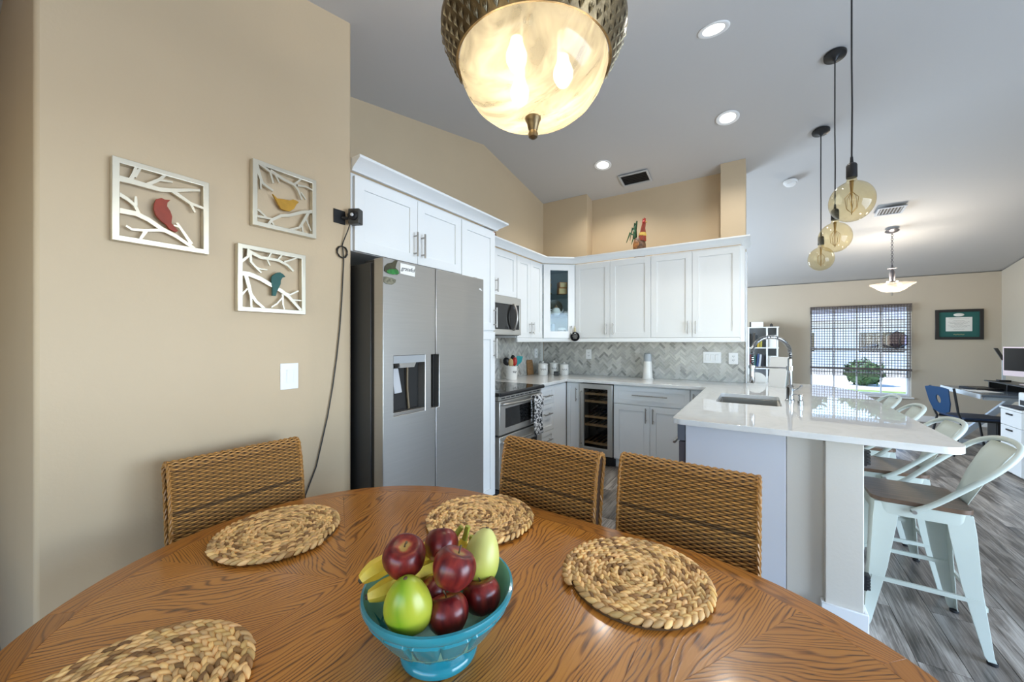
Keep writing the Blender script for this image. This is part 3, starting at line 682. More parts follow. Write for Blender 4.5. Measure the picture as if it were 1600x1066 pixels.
# ------------------------------------------------------------------ appliances
fg = thing('refrigerator', 'stainless steel side-by-side refrigerator with water dispenser', 'refrigerator', (-1.57, 1.224, 0), RZ)
MB().box(.004, .826, .098, .80, .02, 1.765).build('body', M_darksteel, fg, bevel=.004)
MB().box(.01, .82, .07, .097, .02, 1.76).build('door_gasket', M_black, fg)
ld = MB().prism([(.003, .05), (.367, .05), (.367, .976), (.335, .976), (.335, 1.283), (.367, 1.283), (.367, 1.78), (.003, 1.78)], 0, .07, 'y',
   holes=[[(.069, .97), (.288, .97), (.288, 1.283), (.069, 1.283)]]).build('door', M_steel, fg, bevel=.003)
rd = MB().prism([(.373, .05), (.827, .05), (.827, 1.78), (.373, 1.78), (.373, 1.283), (.40, 1.283), (.40, .976), (.373, .976)], 0, .07, 'y').build('door', M_steel, fg, bevel=.003)
MB().box(.334, .401, .045, .0695, .975, 1.284).box(.3665, .3735, .02, .0695, .05, 1.778).build('handle_recess', M_dark, fg)
dp = MB().box(.0695, .2875, .055, .0695, .9705, 1.2825).build('dispenser', M_dark, ld)
MB().box(.0695, .2875, .002, .05, 1.243, 1.2825).build('dispenser_panel', mat('grey_dispenser_panel', (.38, .40, .42), .3, .3), ld)
MB().hexa([(.12, .008, 1.218), (.215, .008, 1.218), (.215, .05, 1.218), (.12, .05, 1.218), (.11, .005, 1.2425), (.225, .005, 1.2425), (.225, .05, 1.2425), (.11, .05, 1.2425)]).build('spout', M_steel2, ld)
MB().box(.0695, .2875, .004, .05, .9705, .988).build('drip_tray', M_nickel, ld, bevel=.002)
MB().tube([(.19, .035, 1.22), (.195, .042, 1.1), (.205, .04, .99)], .006, 8).build('water_chute', mat('brown_smoke_plastic', (.14, .10, .05), .4), ld)
pd = MB().hexa([(.085, .012, 1.085), (.135, .012, 1.088), (.135, .02, 1.088), (.085, .02, 1.085), (.078, .028, 1.215), (.122, .028, 1.215), (.122, .036, 1.215), (.078, .036, 1.215)]).build('paddle', mat('grey_paddle', (.45, .46, .48), .4), ld, bevel=.002)
for x in (.04, .76): MB().box(x, x+.04, .03, .20, 1.766, 1.79).build('hinge_cover', M_darksteel, fg, bevel=.004)
em = MB(); em.prism([(.775, 1.708), (.787, 1.704), (.797, 1.702), (.812, 1.697), (.806, 1.705), (.794, 1.712), (.785, 1.715)], -.0012, -.0001, 'y'); em.build('emblem', M_trim, fg)
# magnets
def mag(name, label, polys): 
    t = thing(name, label, 'magnet', (-1.5695, 1.224, 0), RZ)
    for nm, poly, m_, d in polys: MB().prism(poly, -d, -.0004 if d < .0045 else -.0041, 'y').build(nm, m_, t)
    return t
M_gator = mat('dark_olive_paint', (.05, .045, .02), .6, var=.4, vscale=60); M_mgreen = mat('bright_green_paint', (.02, .17, .03), .5, var=.4, vscale=60); M_magrey = mat('grey_olive_stone', (.17, .16, .11), .7, var=.5, vscale=70)
mag('fridge_magnet', 'dark brown and green animal-shaped magnet on the refrigerator door', [
    ('figure', [(.008, 1.712), (.012, 1.735), (.03, 1.752), (.06, 1.762), (.075, 1.776), (.092, 1.778), (.083, 1.757), (.078, 1.738), (.095, 1.726), (.1, 1.712), (.09, 1.704), (.05, 1.703), (.02, 1.706)], M_gator, .004),
    ('base', [(.02, 1.712), (.04, 1.725), (.075, 1.73), (.096, 1.722), (.098, 1.708), (.06, 1.70), (.03, 1.702)], M_mgreen, .006)])
gt = mag('fridge_magnet', 'white rectangular magnet reading grateful in black script', [('plaque', [(.108, 1.713), (.208, 1.709), (.209, 1.766), (.109, 1.768)], M_paper, .004)])
text_part('grateful', .030, M_ink, gt, Matrix.Translation((.159, -.0044, 1.741)) @ Matrix.Rotation(pi/2, 4, 'X'), shear=.3)
mag('fridge_magnet', 'small grey oblong magnet under the animal-shaped one', [('stone', [(.005, 1.655), (.02, 1.648), (.055, 1.648), (.076, 1.66), (.08, 1.676), (.06, 1.682), (.02, 1.684), (.006, 1.682)], M_magrey, .004)])

rg_ = thing('oven_range', 'stainless double-oven range with black glass cooktop', 'oven', (-1.80, 2.536, 0), RZ)
MB().box(0, .75, .035, .64, .01, .90).build('body', M_darksteel, rg_)
MB().box(.0, .75, -.02, .64, .905, .93).build('cooktop', M_blackglass, rg_, bevel=.004)
MB().tube([(.005, -.025, .915), (.745, -.025, .915)], .017, 10).build('cooktop_edge', M_black, rg_)
for x, y, r in ((.2, .18, .10), (.55, .18, .08), (.2, .45, .08), (.55, .45, .10)): MB().lathe([(r, .9302), (r, .9306), (r-.004, .9306), (r-.004, .9302)], c=(x, y, 0), n=32, cap0=False, cap1=False).build('burner_ring', M_nickel, rg_)
vp = MB().box(.01, .74, -.005, .034, .862, .897).build('vent_panel', M_steel2, rg_)
m = MB(); [m.box(x, x+.06, -.0065, -.0045, .874, .882) for x in [.05+.075*k for k in range(9)]]; m.build('vent_slot', M_black, vp)['kind'] = 'stuff'
def ovendoor(z0, z1, wz0, wz1, hz):
    d = MB().prism([(.012, z0), (.738, z0), (.738, z1), (.012, z1)], -.015, .033, 'y', holes=[[(.10, wz0), (.65, wz0), (.65, wz1), (.10, wz1)]]).build('oven_door', M_steel2, rg_, bevel=.004)
    MB().box(.1005, .6495, -.008, .02, wz0+.0005, wz1-.0005).build('oven_window', M_blackglass, d)
    n = 14; pts = [(.04+.67*k/n, -.03-.04*sin(pi*k/n)**.5, hz) for k in range(n+1)]
    MB().tube([(.04, -.012, hz)]+pts+[(.71, -.012, hz)], .011, 10).build('handle', M_nickel, d)
ovendoor(.575, .857, .625, .79, .832); ovendoor(.13, .56, .18, .45, .515)
MB().box(.012, .738, -.005, .03, .03, .122).build('kick_panel', M_black, rg_)
# towel over the oven handle
def towelmat():
    m = bpy.data.materials.new('black_and_white_towel'); m.use_nodes = True; n = m.node_tree.nodes; L = m.node_tree.links; b = n['Principled BSDF']
    tc = n.new('ShaderNodeTexCoord'); v = n.new('ShaderNodeTexNoise'); v.inputs['Scale'].default_value = 42; v.inputs['Detail'].default_value = 1.5; v.inputs['Distortion'].default_value = 1.2; L.new(tc.outputs['Object'], v.inputs[0])
    r = ramp(n, [(.47, (.012, .012, .014)), (.52, (.72, .70, .68))]); L.new(v.outputs[0], r.inputs[0]); L.new(r.outputs[0], b.inputs['Base Color']); b.inputs['Roughness'].default_value = .9; return m
tw = MB(); W_, nu = .17, 12; path = [(.002, .60)]+[(.002, .845)]+[(.018*cos(q)-.016, .845+.018*sin(q)) for q in [pi*k/6 for k in range(1, 6)]]+[(-.034, .845)]+[(-.036-.006*sin(k), .845-.355*k/8) for k in range(1, 9)]
vs = []; 
for i, (y, z) in enumerate(path):
    for k in range(nu+1): x = -W_/2+W_*k/nu; vs.append((x*(1+.03*sin(i)), y-.006*sin(k*1.4)*min(1, max(0, .87-z)*6), z))
n_ = nu+1
tw.add(vs, [(i*n_+k, i*n_+k+1, (i+1)*n_+k+1, (i+1)*n_+k) for i in range(len(path)-1) for k in range(nu)])
o = tw.build('dish_towel', towelmat(), None, 60, loc=(-1.80+.055, 2.536+.555, 0), rot=(0, 0, RZ)); o.location = (-1.748, 3.085, 0)
s_ = o.modifiers.new('thickness', 'SOLIDIFY'); s_.thickness = .004; tag(o, 'black and white patterned dish towel hanging on the oven door handle', 'towel')

mw = thing('microwave', 'stainless over-the-range microwave with curved handle', 'microwave', (-2.08, 2.60, 0), RZ)
MB().box(0, .757, .025, .37, 1.415, 1.805).build('body', M_darksteel, mw)
MB().prism([(.002, 1.42), (.755, 1.42), (.755, 1.80), (.002, 1.80)], -.004, .024, 'y', holes=[[(.05, 1.475), (.725, 1.475), (.725, 1.725), (.05, 1.725)]]).build('door', M_steel2, mw, bevel=.004)
MB().box(.0505, .565, .004, .02, 1.4755, 1.7245).build('door_window', M_blackglass, mw)
kp = MB().box(.57, .7245, .004, .02, 1.4755, 1.7245).build('keypad', M_black, mw)
MB().box(.63, .68, .0025, .0042, 1.69, 1.705).build('display', emis('pale_blue_display', (.6, .75, 1), .8), kp)
MB().tube([(.60, -.004, 1.475)]+[(.60, -.02-.035*sin(pi*k/10), 1.475+.25*k/10) for k in range(11)]+[(.60, -.004, 1.725)], .013, 10).build('handle', M_nickel, mw)

wc = thing('wine_cooler', 'stainless framed wine cooler with wooden shelf fronts', 'wine cooler', (-1.682, YF-.02, 0), 0)
m = MB()
for bx in ((.004, .376, .56, .57, .115, .885), (.004, .012, .03, .56, .115, .885), (.368, .376, .03, .56, .115, .885), (.012, .368, .03, .56, .877, .885), (.012, .368, .03, .56, .115, .123)): m.box(*bx)
m.build('cabinet_shell', M_dark, wc)
wd = MB().prism([(.002, .115), (.378, .115), (.378, .888), (.002, .888)], -.018, .022, 'y', holes=[[(.055, .19), (.325, .19), (.325, .835), (.055, .835)]]).build('door', M_steel2, wc, bevel=.003)
MB().box(.0555, .3245, -.002, .003, .1905, .8345).build('glass_door_pane', glassy('wine_cooler_glass', (.75, .72, .68), .9), wd)
MB().tube([(.03, -.018, .80), (.03, -.055, .80), (.03, -.055, .22), (.03, -.018, .22)], .008, 8).build('handle', M_nickel, wd)
for z in (.772, .689, .516, .426, .226):
    s = MB().box(.014, .366, .035, .055, z-.012, z+.012).build('shelf', M_winewood, wc)
    m = MB(); [m.box(.03+.055*k, .048+.055*k, .056, .50, z-.008, z) for k in range(6)]; m.build('shelf_slat', M_winewood, s)['kind'] = 'stuff'
MB().box(.002, .378, .06, .56, 0, .112).build('base_grille', M_black, wc)
rb = random.Random(5)
for z, xs_ in ((.792, (.08, .19, .30)), (.536, (.08, .19, .30)), (.446, (.14,))):
    for x in xs_:
        b = tag(MB().lathe([(.001, 0), (.034, .005), (.037, .02), (.037, .19), (.015, .25), (.0135, .31), (.016, .312), (.016, .325)], n=16).build('wine_bottle', mat('bottle_glass_%d' % len(MATS), rb.choice([(.02, .03, .015), (.05, .012, .015), (.04, .03, .012)]), .12), loc=(-1.682+x, YF+.40, z-.002+.042-.0135), rot=(pi/2, 0, 0)),
            'dark wine bottle lying on the %s of the wine cooler, %s' % ({.792: 'top shelf', .536: 'third shelf', .446: 'fourth shelf'}[z], {.08: 'left one', .19: 'middle one', .30: 'right one', .14: 'only one there'}[x]), 'bottle', 'bottles inside the wine cooler')

# ------------------------------------------------------------------ small things on the worktop and cabinets
WT = .9305
cr = thing('utensil_crock', 'white utensil crock on the worktop beside the range', 'crock', (-2.30, 3.52, WT))
MB().lathe([(.055, 0), (.06, .01), (.062, .14), (.066, .15), (.062, .153), (.056, .145), (.052, .02), (.001, .02)], n=28, cap1=False).build('jar', M_porcelain, cr)
m = MB(); M4 = Matrix.Rotation(radians(-38), 4, 'Z')
pts = [(-.024+.006*k, -.0655, .088+.014*sin(k*1.9)) for k in range(9)]
m.tube([(p[0], -sqrt(.0642**2-p[0]**2), p[2]) for p in pts], .002, 5); m.xf(Matrix.Rotation(radians(65), 4, 'Z')).build('script_mark', M_ink, cr)
def utensil(name, label, tr, fr_, lean, L_, kind, m_):
    t = thing(name, label, 'utensil', (-2.30+.84*tr+.55*fr_, 3.52+.55*tr-.84*fr_, WT+.022)); t.rotation_euler = (0, lean, .58)
    MB().tube([(0, 0, 0), (0, 0, L_*.7)], .0055, 8).build('handle', m_, t)
    h = MB(); z = L_*.7
    if kind == 'ladle': h.ball((0, .0, z+.045), (.04, .022, .045), 14, 8)
    elif kind == 'turner': h.prism([(-.012, z-.004), (.012, z-.004), (.033, z+.03), (.033, z+.095), (-.033, z+.085), (-.033, z+.03)], -.004, .004, 'y')
    else: h.ball((0, 0, z+.04), (.028, .012, .048), 12, 8)
    h.build('head', m_, t)
utensil('ladle', 'black ladle standing leftmost in the white crock', -.022, .004, -.20, .20, 'ladle', M_black)
utensil('serving_spoon', 'black spoon standing tallest in the middle of the white crock', .006, -.022, .03, .235, 'spoon', M_black)
utensil('spoon', 'red silicone spoon in the white crock', .014, .018, .10, .20, 'spoon', mat('red_silicone', (.42, .02, .012), .4))
utensil('turner', 'turquoise silicone turner leaning right in the white crock', .026, -.008, .27, .225, 'turner', mat('turquoise_silicone', (.02, .30, .32), .4))
utensil('wooden_spoon', 'wooden spoon at the front of the white crock', -.006, .026, -.02, .18, 'spoon', mat('pale_wood', (.52, .36, .16), .6))
def canister(loc, s, label, word):
    t = thing('canister', label, 'canister', loc, 0, 'lidded canisters in the kitchen corner')
    MB().lathe([(.056*s, 0), (.06*s, .006), (.062*s, .09*s), (.058*s, .125*s), (.058*s, .127*s)], n=28).build('jar', M_porcelain, t)
    ld_ = MB().lathe([(.061*s, .1275*s), (.061*s, .139*s), (.05*s, .148*s), (.02*s, .153*s), (.012*s, .16*s), (.016*s, .172*s), (.006*s, .178*s)], n=28).build('lid', M_porcelain, t)
    MB().tube([(-.05*s, 0, .142*s), (-.035*s, 0, .165*s), (0, 0, .178*s), (.035*s, 0, .165*s), (.05*s, 0, .142*s)], .003, 6).build('lid_loop', M_nickel, ld_)
    m = MB(); pts = [(-.034*s+.0085*s*k, 0, .075*s+.013*s*sin(k*2.1)) for k in range(9)]
    m.tube([(p[0], -sqrt((.0628*s)**2-p[0]**2), p[2]) for p in pts], .0022, 5).xf(Matrix.Rotation(radians(30), 4, 'Z')).build('script_mark', M_ink, t)
canister((-2.285, 4.22, WT), 1.0, 'largest white lidded canister, nearest the utensil crock', 'Coffee')
canister((-2.235, 4.43, WT), 1.0, 'white lidded canister half hidden between the other two', '')
canister((-2.075, 4.40, WT), .92, 'smallest white lidded canister, nearest the wall outlet', '')
bb = thing('small_box', 'small black square box on worktop in front of the canisters', 'box', (-2.11, 4.24, WT), .5)
MB().box(-.03, .03, -.025, .025, 0, .05).build('case', M_black, bb, bevel=.004); MB().box(-.02, .02, -.0262, -.0252, .012, .03).build('dial', M_darksteel, bb)
cbd = tag(MB().prism([(-.07, 0), (.07, 0), (.07, .17), (.06, .19), (-.06, .19), (-.07, .17)], 0, .015, 'x').build('cutting_board', mat('acacia_board', (.28, .15, .06), .5, var=.3, vscale=12, stretch=(1, 1, 8)), bevel=.003, loc=(-2.432, 4.15, WT), rot=(0, radians(-6), 0)), 'brown wooden board leaning on the side wall tiles behind the canisters', 'board')
ap = thing('air_freshener', 'white tapered dispenser with grey cap standing against back wall tiles', 'dispenser', (-1.055, 4.44, WT))
MB().lathe([(.062, 0), (.062, .008), (.055, .012), (.044, .20)], n=28).build('shell', M_porcelain, ap); MB().lathe([(.044, .2005), (.043, .25), (.037, .285), (.02, .296)], n=28).build('cap', mat('grey_cap', (.42, .45, .47), .3), ap)
# hanging round sign
sg = thing('hanging_sign', 'round black sign with white lettering hung from the glass corner cabinet', 'sign', (-1.812, 4.135, 1.412), ang)
MB().cyl((0, -.004, 0), (0, .004, 0), .055, 32).build('disc', mat('matte_chalkboard_black', (.006, .006, .007), .9, spec=.15), sg)
m = MB()
for z, w in ((.022, .05), (.008, .062), (-.006, .056), (-.02, .044)):
    m.tube([(-w/2+w*k/12, -.0052, z+.003*sin(k*2.3)) for k in range(13)], .0011, 4)
m.prism([(-.014, .034), (.014, .034), (0, .045)], -.006, -.0042, 'y')
m.build('lettering', M_paper, sg)['kind'] = 'stuff'
MB().tube([(0, 0, .054), (0, .002, .09), (0, .02, .125)], .002, 6).build('string', M_tan, sg)
MB().lathe([(.002, .055), (.013, .06), (.010, .10), (.004, .112), (.001, .115)], n=12).build('tassel', mat('pale_gold_tassel', (.55, .48, .28), .7), sg)
# what stands in the glass cabinet
def incab(dx, dy, z): p = Vector((A.x, A.y, 0))+Matrix.Rotation(ang, 3, 'Z') @ Vector((dx, dy, 0)); return (p.x, p.y, z)
def gbox(label, dx, dy, z, w, h, m_, rz=0):
    t = thing('gift_box', label, 'box', incab(dx, dy, z), ang+rz, 'boxes in the glass corner cabinet'); MB().box(-w/2, w/2, -w/2, w/2, 0, h).build('carton', m_, t, bevel=.002); MB().box(-w/2+.008, w/2-.008, -w/2-.0012, -w/2-.0002, .008, h-.008).build('printed_label', M_tan, t)
gbox('tan box on the top shelf of the glass corner cabinet, lower of two', .255, .10, 1.9235, .10, .075, M_orange)
gbox('tan box on the top shelf of the glass corner cabinet, upper of two', .258, .10, 1.999, .095, .07, M_orange, .1)
fgn = thing('figurine', 'gold slender figurine on the top shelf of the glass corner cabinet', 'figurine', incab(.11, .12, 1.9235)); MB().lathe([(.022, 0), (.024, .01), (.012, .03), (.016, .08), (.022, .12), (.012, .15), (.017, .175), (.01, .20), (.002, .205)], n=14).build('figure', mat('old_gold', (.35, .24, .07), .35, .6), fgn)
pl = tag(MB().lathe([(.001, 0), (.05, .002), (.095, .014), (.098, .018), (.05, .007), (.001, .005)], n=32, cap0=False, cap1=False).build('decorative_plate', mat('dark_olive_glaze', (.075, .07, .04), .25, var=.5, vscale=25), loc=incab(.19, .20, 1.77), rot=(radians(80), 0, ang)), 'dark round plate standing upright in the glass corner cabinet', 'plate')
tp = thing('teapot', 'white and brown teapot on middle shelf of the glass corner cabinet', 'teapot', incab(.18, .09, 1.6685), ang)
MB().lathe([(.03, 0), (.05, .02), (.055, .05), (.04, .085), (.02, .095)], n=22).build('pot', M_porcelain, tp); MB().lathe([(.024, .0955), (.018, .108), (.008, .115), (.009, .125), (.002, .13)], n=16).build('lid', mat('brown_glaze', (.22, .13, .06), .3), tp)
MB().tube([(.05, 0, .03), (.08, 0, .05), (.09, 0, .08)], [.012, .008, .006], 8).build('spout', M_porcelain, tp); MB().tube([(-.05, 0, .07), (-.085, 0, .07), (-.085, 0, .03), (-.05, 0, .025)], .005, 6).build('handle', M_porcelain, tp)
for k, (dx, dy, lab) in enumerate([(.085, .075, 'small white cup on middle shelf of corner cabinet, left of the teapot'), (.305, .07, 'small white cup on middle shelf of corner cabinet, right of the teapot')]):
    c_ = thing('cup', lab, 'cup', incab(dx, dy, 1.6685), 0, 'white cups in the glass corner cabinet'); MB().lathe([(.018, 0), (.03, .02), (.032, .05), (.029, .05), (.026, .02), (.001, .006)], n=18, cap1=False).build('bowl', M_porcelain, c_); MB().tube([(.03, 0, .042), (.045, 0, .035), (.045, 0, .02), (.03, 0, .016)], .003, 6).build('handle', M_porcelain, c_)
gv = tag(MB().prism([(-.03, -.03), (.03, -.03), (.03, .03), (-.03, .03)], 0, .15, 'z', holes=[[(-.026, -.026), (.026, -.026), (.026, .026), (-.026, .026)]]).build('glass_vase', mat('pale_blue_glass', (.30, .40, .48), .15), loc=incab(.13, .12, 1.4135)), 'square pale blue glass vase on bottom shelf of the glass corner cabinet', 'vase')
bw = thing('lidded_bowl', 'dark patterned bowl with white band on bottom shelf of the corner cabinet', 'bowl', incab(.255, .10, 1.4135)); MB().lathe([(.025, 0), (.05, .02), (.058, .05), (.05, .08)], n=22).build('bowl', mat('dark_brown_glaze', (.09, .075, .05), .3, var=.5, vscale=40), bw); MB().lathe([(.052, .0805), (.045, .10), (.02, .112), (.002, .115)], n=22).build('lid', M_porcelain, bw)
# rooster and jug above the cabinets
ro = thing('rooster_figurine', 'painted rooster figurine standing on top of the back wall cabinets', 'figurine', (-1.105, 4.28, 2.2755), -.35)
ro.scale = (1.15, 1.15, 1.38)
M_rb = mat('brown_feather_paint', (.12, .06, .03), .5, var=.6, vscale=40); M_rr = mat('red_comb_paint', (.30, .015, .01), .4); M_rg = mat('dark_green_feather_paint', (.015, .085, .03), .4, var=.5, vscale=50)
MB().lathe([(.045, 0), (.05, .01), (.058, .05), (.06, .10), (.05, .15), (.035, .165)], n=20).build('body', M_rb, ro)
MB().tube([(.025, 0, .14), (.038, 0, .19), (.04, 0, .235), (.05, 0, .27)], [.042, .03, .02, .017], 12).build('neck', mat('red_neck_paint', (.22, .03, .012), .5, var=.3, vscale=40), ro)
MB().lathe([(.03, .168), (.036, .18), (.03, .2)], c=(.035, 0, 0), n=14).build('collar', mat('yellow_feather_paint', (.55, .36, .06), .5), ro)
MB().ball((.052, 0, .28), (.02, .016, .018), 12, 8).build('head', M_rr, ro)
MB().prism([(.035, .29), (.038, .312), (.047, .302), (.053, .318), (.06, .304), (.068, .31), (.066, .288)], -.004, .004, 'y').build('comb', M_rr, ro); MB().tube([(.068, 0, .28), (.086, 0, .274)], [.007, .001], 8).build('beak', mat('beak_paint', (.5, .33, .06), .5), ro)
for k, (dx, h) in enumerate(((-.13, .10), (-.10, .14), (-.075, .175), (-.05, .19), (-.11, .07))): MB().tube([(-.03, 0, .12), (-.045-.2*(-dx)*.3, (k-2)*.006, .12+h*.75), (dx*.7, (k-2)*.01, .12+h), (dx, (k-2)*.013, .11+h*.35)], [.014, .013, .010, .003], 8, flat=.5).build('tail_feather', M_rg, ro)
MB().ball((-.005, -.05, .1), (.035, .012, .04), 12, 8).build('wing', mat('rust_wing_paint', (.28, .12, .04), .5, var=.5, vscale=40), ro)
jg = thing('jug', 'shiny copper brown jug on top of the wall cabinets beside the pantry', 'jug', (-2.27, 3.02, 2.2755))
MB().lathe([(.06, 0), (.095, .05), (.10, .12), (.085, .18), (.045, .225), (.03, .25), (.034, .285), (.045, .305), (.04, .307), (.028, .28)], n=28, cap1=False).build('pot', M_copper, jg); MB().tube([(.0, .035, .28), (0, .085, .26), (0, .095, .21), (0, .08, .18)], .007, 8).build('handle', M_copper, jg)
# things at the far end of the worktop
cs = thing('folded_card_stand', 'white tented card stand at the far end of the worktop', 'stand', (.165, 4.33, WT), -.55)
MB().hexa([(-.075, -.05, 0), (.075, -.05, 0), (.075, -.042, 0), (-.075, -.042, 0), (-.075, -.006, .28), (.075, -.006, .28), (.075, .002, .28), (-.075, .002, .28)]).build('front_leaf', M_paper, cs)
MB().hexa([(-.075, .062, 0), (.075, .062, 0), (.075, .07, 0), (-.075, .07, 0), (-.075, .0025, .28), (.075, .0025, .28), (.075, .0105, .28), (-.075, .0105, .28)]).build('back_leaf', mat('pale_green_card', (.66, .72, .68), .6), cs)
nb = thing('napkin_holder', 'rounded white plate stand at the far worktop edge before the bookcase', 'holder', (-.02, 4.66, WT), .2)
MB().prism([(-.10, .0065)]+[(p[0], p[1]+.0065) for p in arc(0, 0, .10, pi, 0, 14)[1:-1]]+[(.10, .0065)], -.006, .0, 'y').build('plate', M_porcelain, nb); MB().box(-.08, .08, -.03, .03, .0, .006).build('foot', M_porcelain, nb)

# ------------------------------------------------------------------ dining wall
def art(label, y0, z0, w, h, branches, bird, bm_):
    t = thing('bird_wall_art', label, 'wall art', (-1.789, y0, z0), 0, 'bird cut-out panels on the dining wall')
    f = .0185
    MB().prism([(0, 0), (w, 0), (w, h), (0, h)], .001, .030, 'x', holes=[[(f, f), (w-f, f), (w-f, h-f), (f, h-f)]]).build('frame', M_silverart, t, bevel=.0015)
    for i_, (wd, pts) in enumerate(branches):
        k = wd/2000.
        MB().ribbon(pts, k*1.15, k*.72, .019+.0001*i_, .0298-.00025*i_, 'x').build('branch', M_silverart, t)
    MB().prism(bird, .020, .0305, 'x').build('bird', bm_, t, bevel=.001)
art('silver cut-out panel with a red bird on branches', .317, 1.69, .26, .275, [
 (34, [(.010, .205), (.04, .206), (.081, .204), (.118, .202), (.153, .211)]), (22, [(.153, .211), (.203, .229), (.232, .237)]),
 (24, [(.153, .209), (.173, .197), (.203, .18), (.250, .172)]), (16, [(.203, .181), (.217, .15)]), (20, [(.044, .208), (.053, .237), (.058, .262)]),
 (18, [(.053, .224), (.068, .258)]), (20, [(.083, .206), (.118, .238), (.136, .264)]), (14, [(.116, .236), (.153, .241)]),
 (30, [(.012, .1), (.058, .101), (.088, .089), (.123, .066), (.162, .049), (.215, .015)]), (22, [(.012, .157), (.038, .143), (.055, .128), (.068, .095)]),
 (16, [(.057, .128), (.057, .159)]), (18, [(.139, .060), (.118, .060), (.081, .05), (.048, .045), (.033, .054)]), (18, [(.083, .050), (.066, .012)]),
 (20, [(.207, .03), (.185, .066), (.165, .098)]), (12, [(.171, .085), (.156, .087)])],
 [(.108, .165), (.122, .174), (.131, .171), (.146, .174), (.138, .162), (.137, .149), (.146, .134), (.151, .116), (.149, .092), (.168, .069), (.161, .062), (.142, .07), (.134, .083), (.12, .092), (.107, .108), (.101, .129), (.103, .149)], M_redbird)
art('silver cut-out panel with a yellow bird on branches', .725, 1.845, .27, .277, [
 (24, [(.012, .268), (.026, .214), (.037, .186), (.058, .175), (.080, .166)]), (14, [(.031, .192), (.031, .157)]), (20, [(.020, .266), (.068, .244), (.080, .199)]),
 (24, [(.068, .250), (.123, .231), (.167, .224), (.185, .207), (.203, .166)]), (14, [(.09, .238), (.105, .209)]), (16, [(.167, .222), (.203, .265)]), (16, [(.183, .226), (.224, .233), (.262, .224)]), (14, [(.199, .200), (.222, .173)]),
 (26, [(.262, .129), (.204, .109), (.152, .081), (.113, .068), (.075, .039), (.060, .014)]), (18, [(.012, .040), (.078, .043)]), (16, [(.020, .069), (.056, .043)]), (14, [(.072, .036), (.088, .013)]),
 (22, [(.234, .115), (.208, .063), (.193, .036), (.152, .016)]), (16, [(.203, .056), (.210, .013)]), (14, [(.222, .085), (.247, .032)])],
 [(.077, .152), (.096, .138), (.123, .143), (.148, .145), (.163, .155), (.176, .154), (.189, .15), (.178, .137), (.167, .113), (.148, .096), (.127, .094), (.111, .097), (.099, .115)], M_yellowbird)
art('silver cut-out panel with a teal bird on branches', .671, 1.482, .274, .275, [
 (20, [(.012, .200), (.037, .226), (.039, .262)]), (24, [(.039, .250), (.085, .231), (.114, .232), (.156, .231), (.194, .216), (.219, .194)]), (18, [(.046, .246), (.048, .207), (.065, .188), (.087, .167)]), (12, [(.063, .189), (.085, .182), (.111, .183)]),
 (14, [(.112, .229), (.128, .262)]), (12, [(.109, .231), (.121, .203)]), (14, [(.151, .230), (.174, .264)]), (14, [(.180, .229), (.217, .247), (.245, .264)]),
 (34, [(.010, .155), (.045, .154), (.085, .141), (.126, .12), (.169, .099), (.2, .076), (.258, .014)]), (26, [(.030, .150), (.040, .11), (.048, .073), (.068, .044), (.102, .014)]), (14, [(.012, .062), (.036, .094)]), (16, [(.049, .071), (.051, .012)]),
 (16, [(.166, .094), (.207, .087), (.243, .108)]), (14, [(.174, .085), (.175, .043), (.182, .012)]), (12, [(.175, .072), (.15, .041), (.127, .024)]), (12, [(.215, .064), (.262, .064)])],
 [(.132, .163), (.15, .177), (.162, .18), (.175, .173), (.184, .163), (.172, .158), (.165, .145), (.164, .128), (.15, .097), (.144, .074), (.13, .074), (.13, .108), (.126, .133), (.126, .153)], M_greenbird)

sc_ = thing('security_camera', 'small black camera on the wall edge with a coiled cord hanging below', 'camera', (-1.79, 1.13, 1.99))
MB().box(.0005, .006, -.032, .032, -.032, .038).build('bracket', M_black, sc_, bevel=.002)
MB().cyl((.006, .01, 0), (.03, .04, 0), .008, 10).build('pivot', M_black, sc_)
cb = MB().box(-.022, .022, -.03, .03, -.038, .04).xf(Matrix.Translation((.05, .06, .008)) @ Matrix.Rotation(radians(-62), 4, 'Z')).build('body', mat('graphite_plastic', (.045, .045, .042), .4), sc_, bevel=.005)
M5 = Matrix.Translation((.05, .06, .008)) @ Matrix.Rotation(radians(-62), 4, 'Z')
MB().lathe([(.025, .0), (.025, .012), (.018, .016), (.012, .012)], n=24).xf(M5 @ Matrix.Translation((.022, 0, .002)) @ Matrix.Rotation(pi/2, 4, 'Y')).build('lens_ring', M_black, cb)
MB().ball((0, 0, .0), (.009, .009, .006), 12, 8).xf(M5 @ Matrix.Translation((.038, 0, .002)) @ Matrix.Rotation(pi/2, 4, 'Y')).build('lens', mat('pale_lens', (.55, .57, .6), .1), cb)
def q3(y, z, x=-1.7805): return (x+1.79, y-1.13, z-1.99)
cd = [q3(1.165, 1.958, -1.75), q3(1.160, 1.92, -1.765), q3(1.148, 1.87), q3(1.142, 1.85)]
for k in range(31): q = pi/2+2*pi*k/10; rr = .026+.002*(k % 3); cd.append(q3(1.142+rr*cos(q), 1.815+.030*sin(q), -1.7845+.0015*(k/6)))
cd += [q3(1.150, 1.775), q3(1.145, 1.68), q3(1.139, 1.565), q3(1.128, 1.42), q3(1.111, 1.273), q3(1.09, 1.13), q3(1.064, .991), q3(1.03, .85), q3(1.006, .755), q3(.954, .635), q3(.93, .40), q3(.92, .12)]
MB().tube(cd, .0032, 6).build('power_cord', M_cord, sc_)
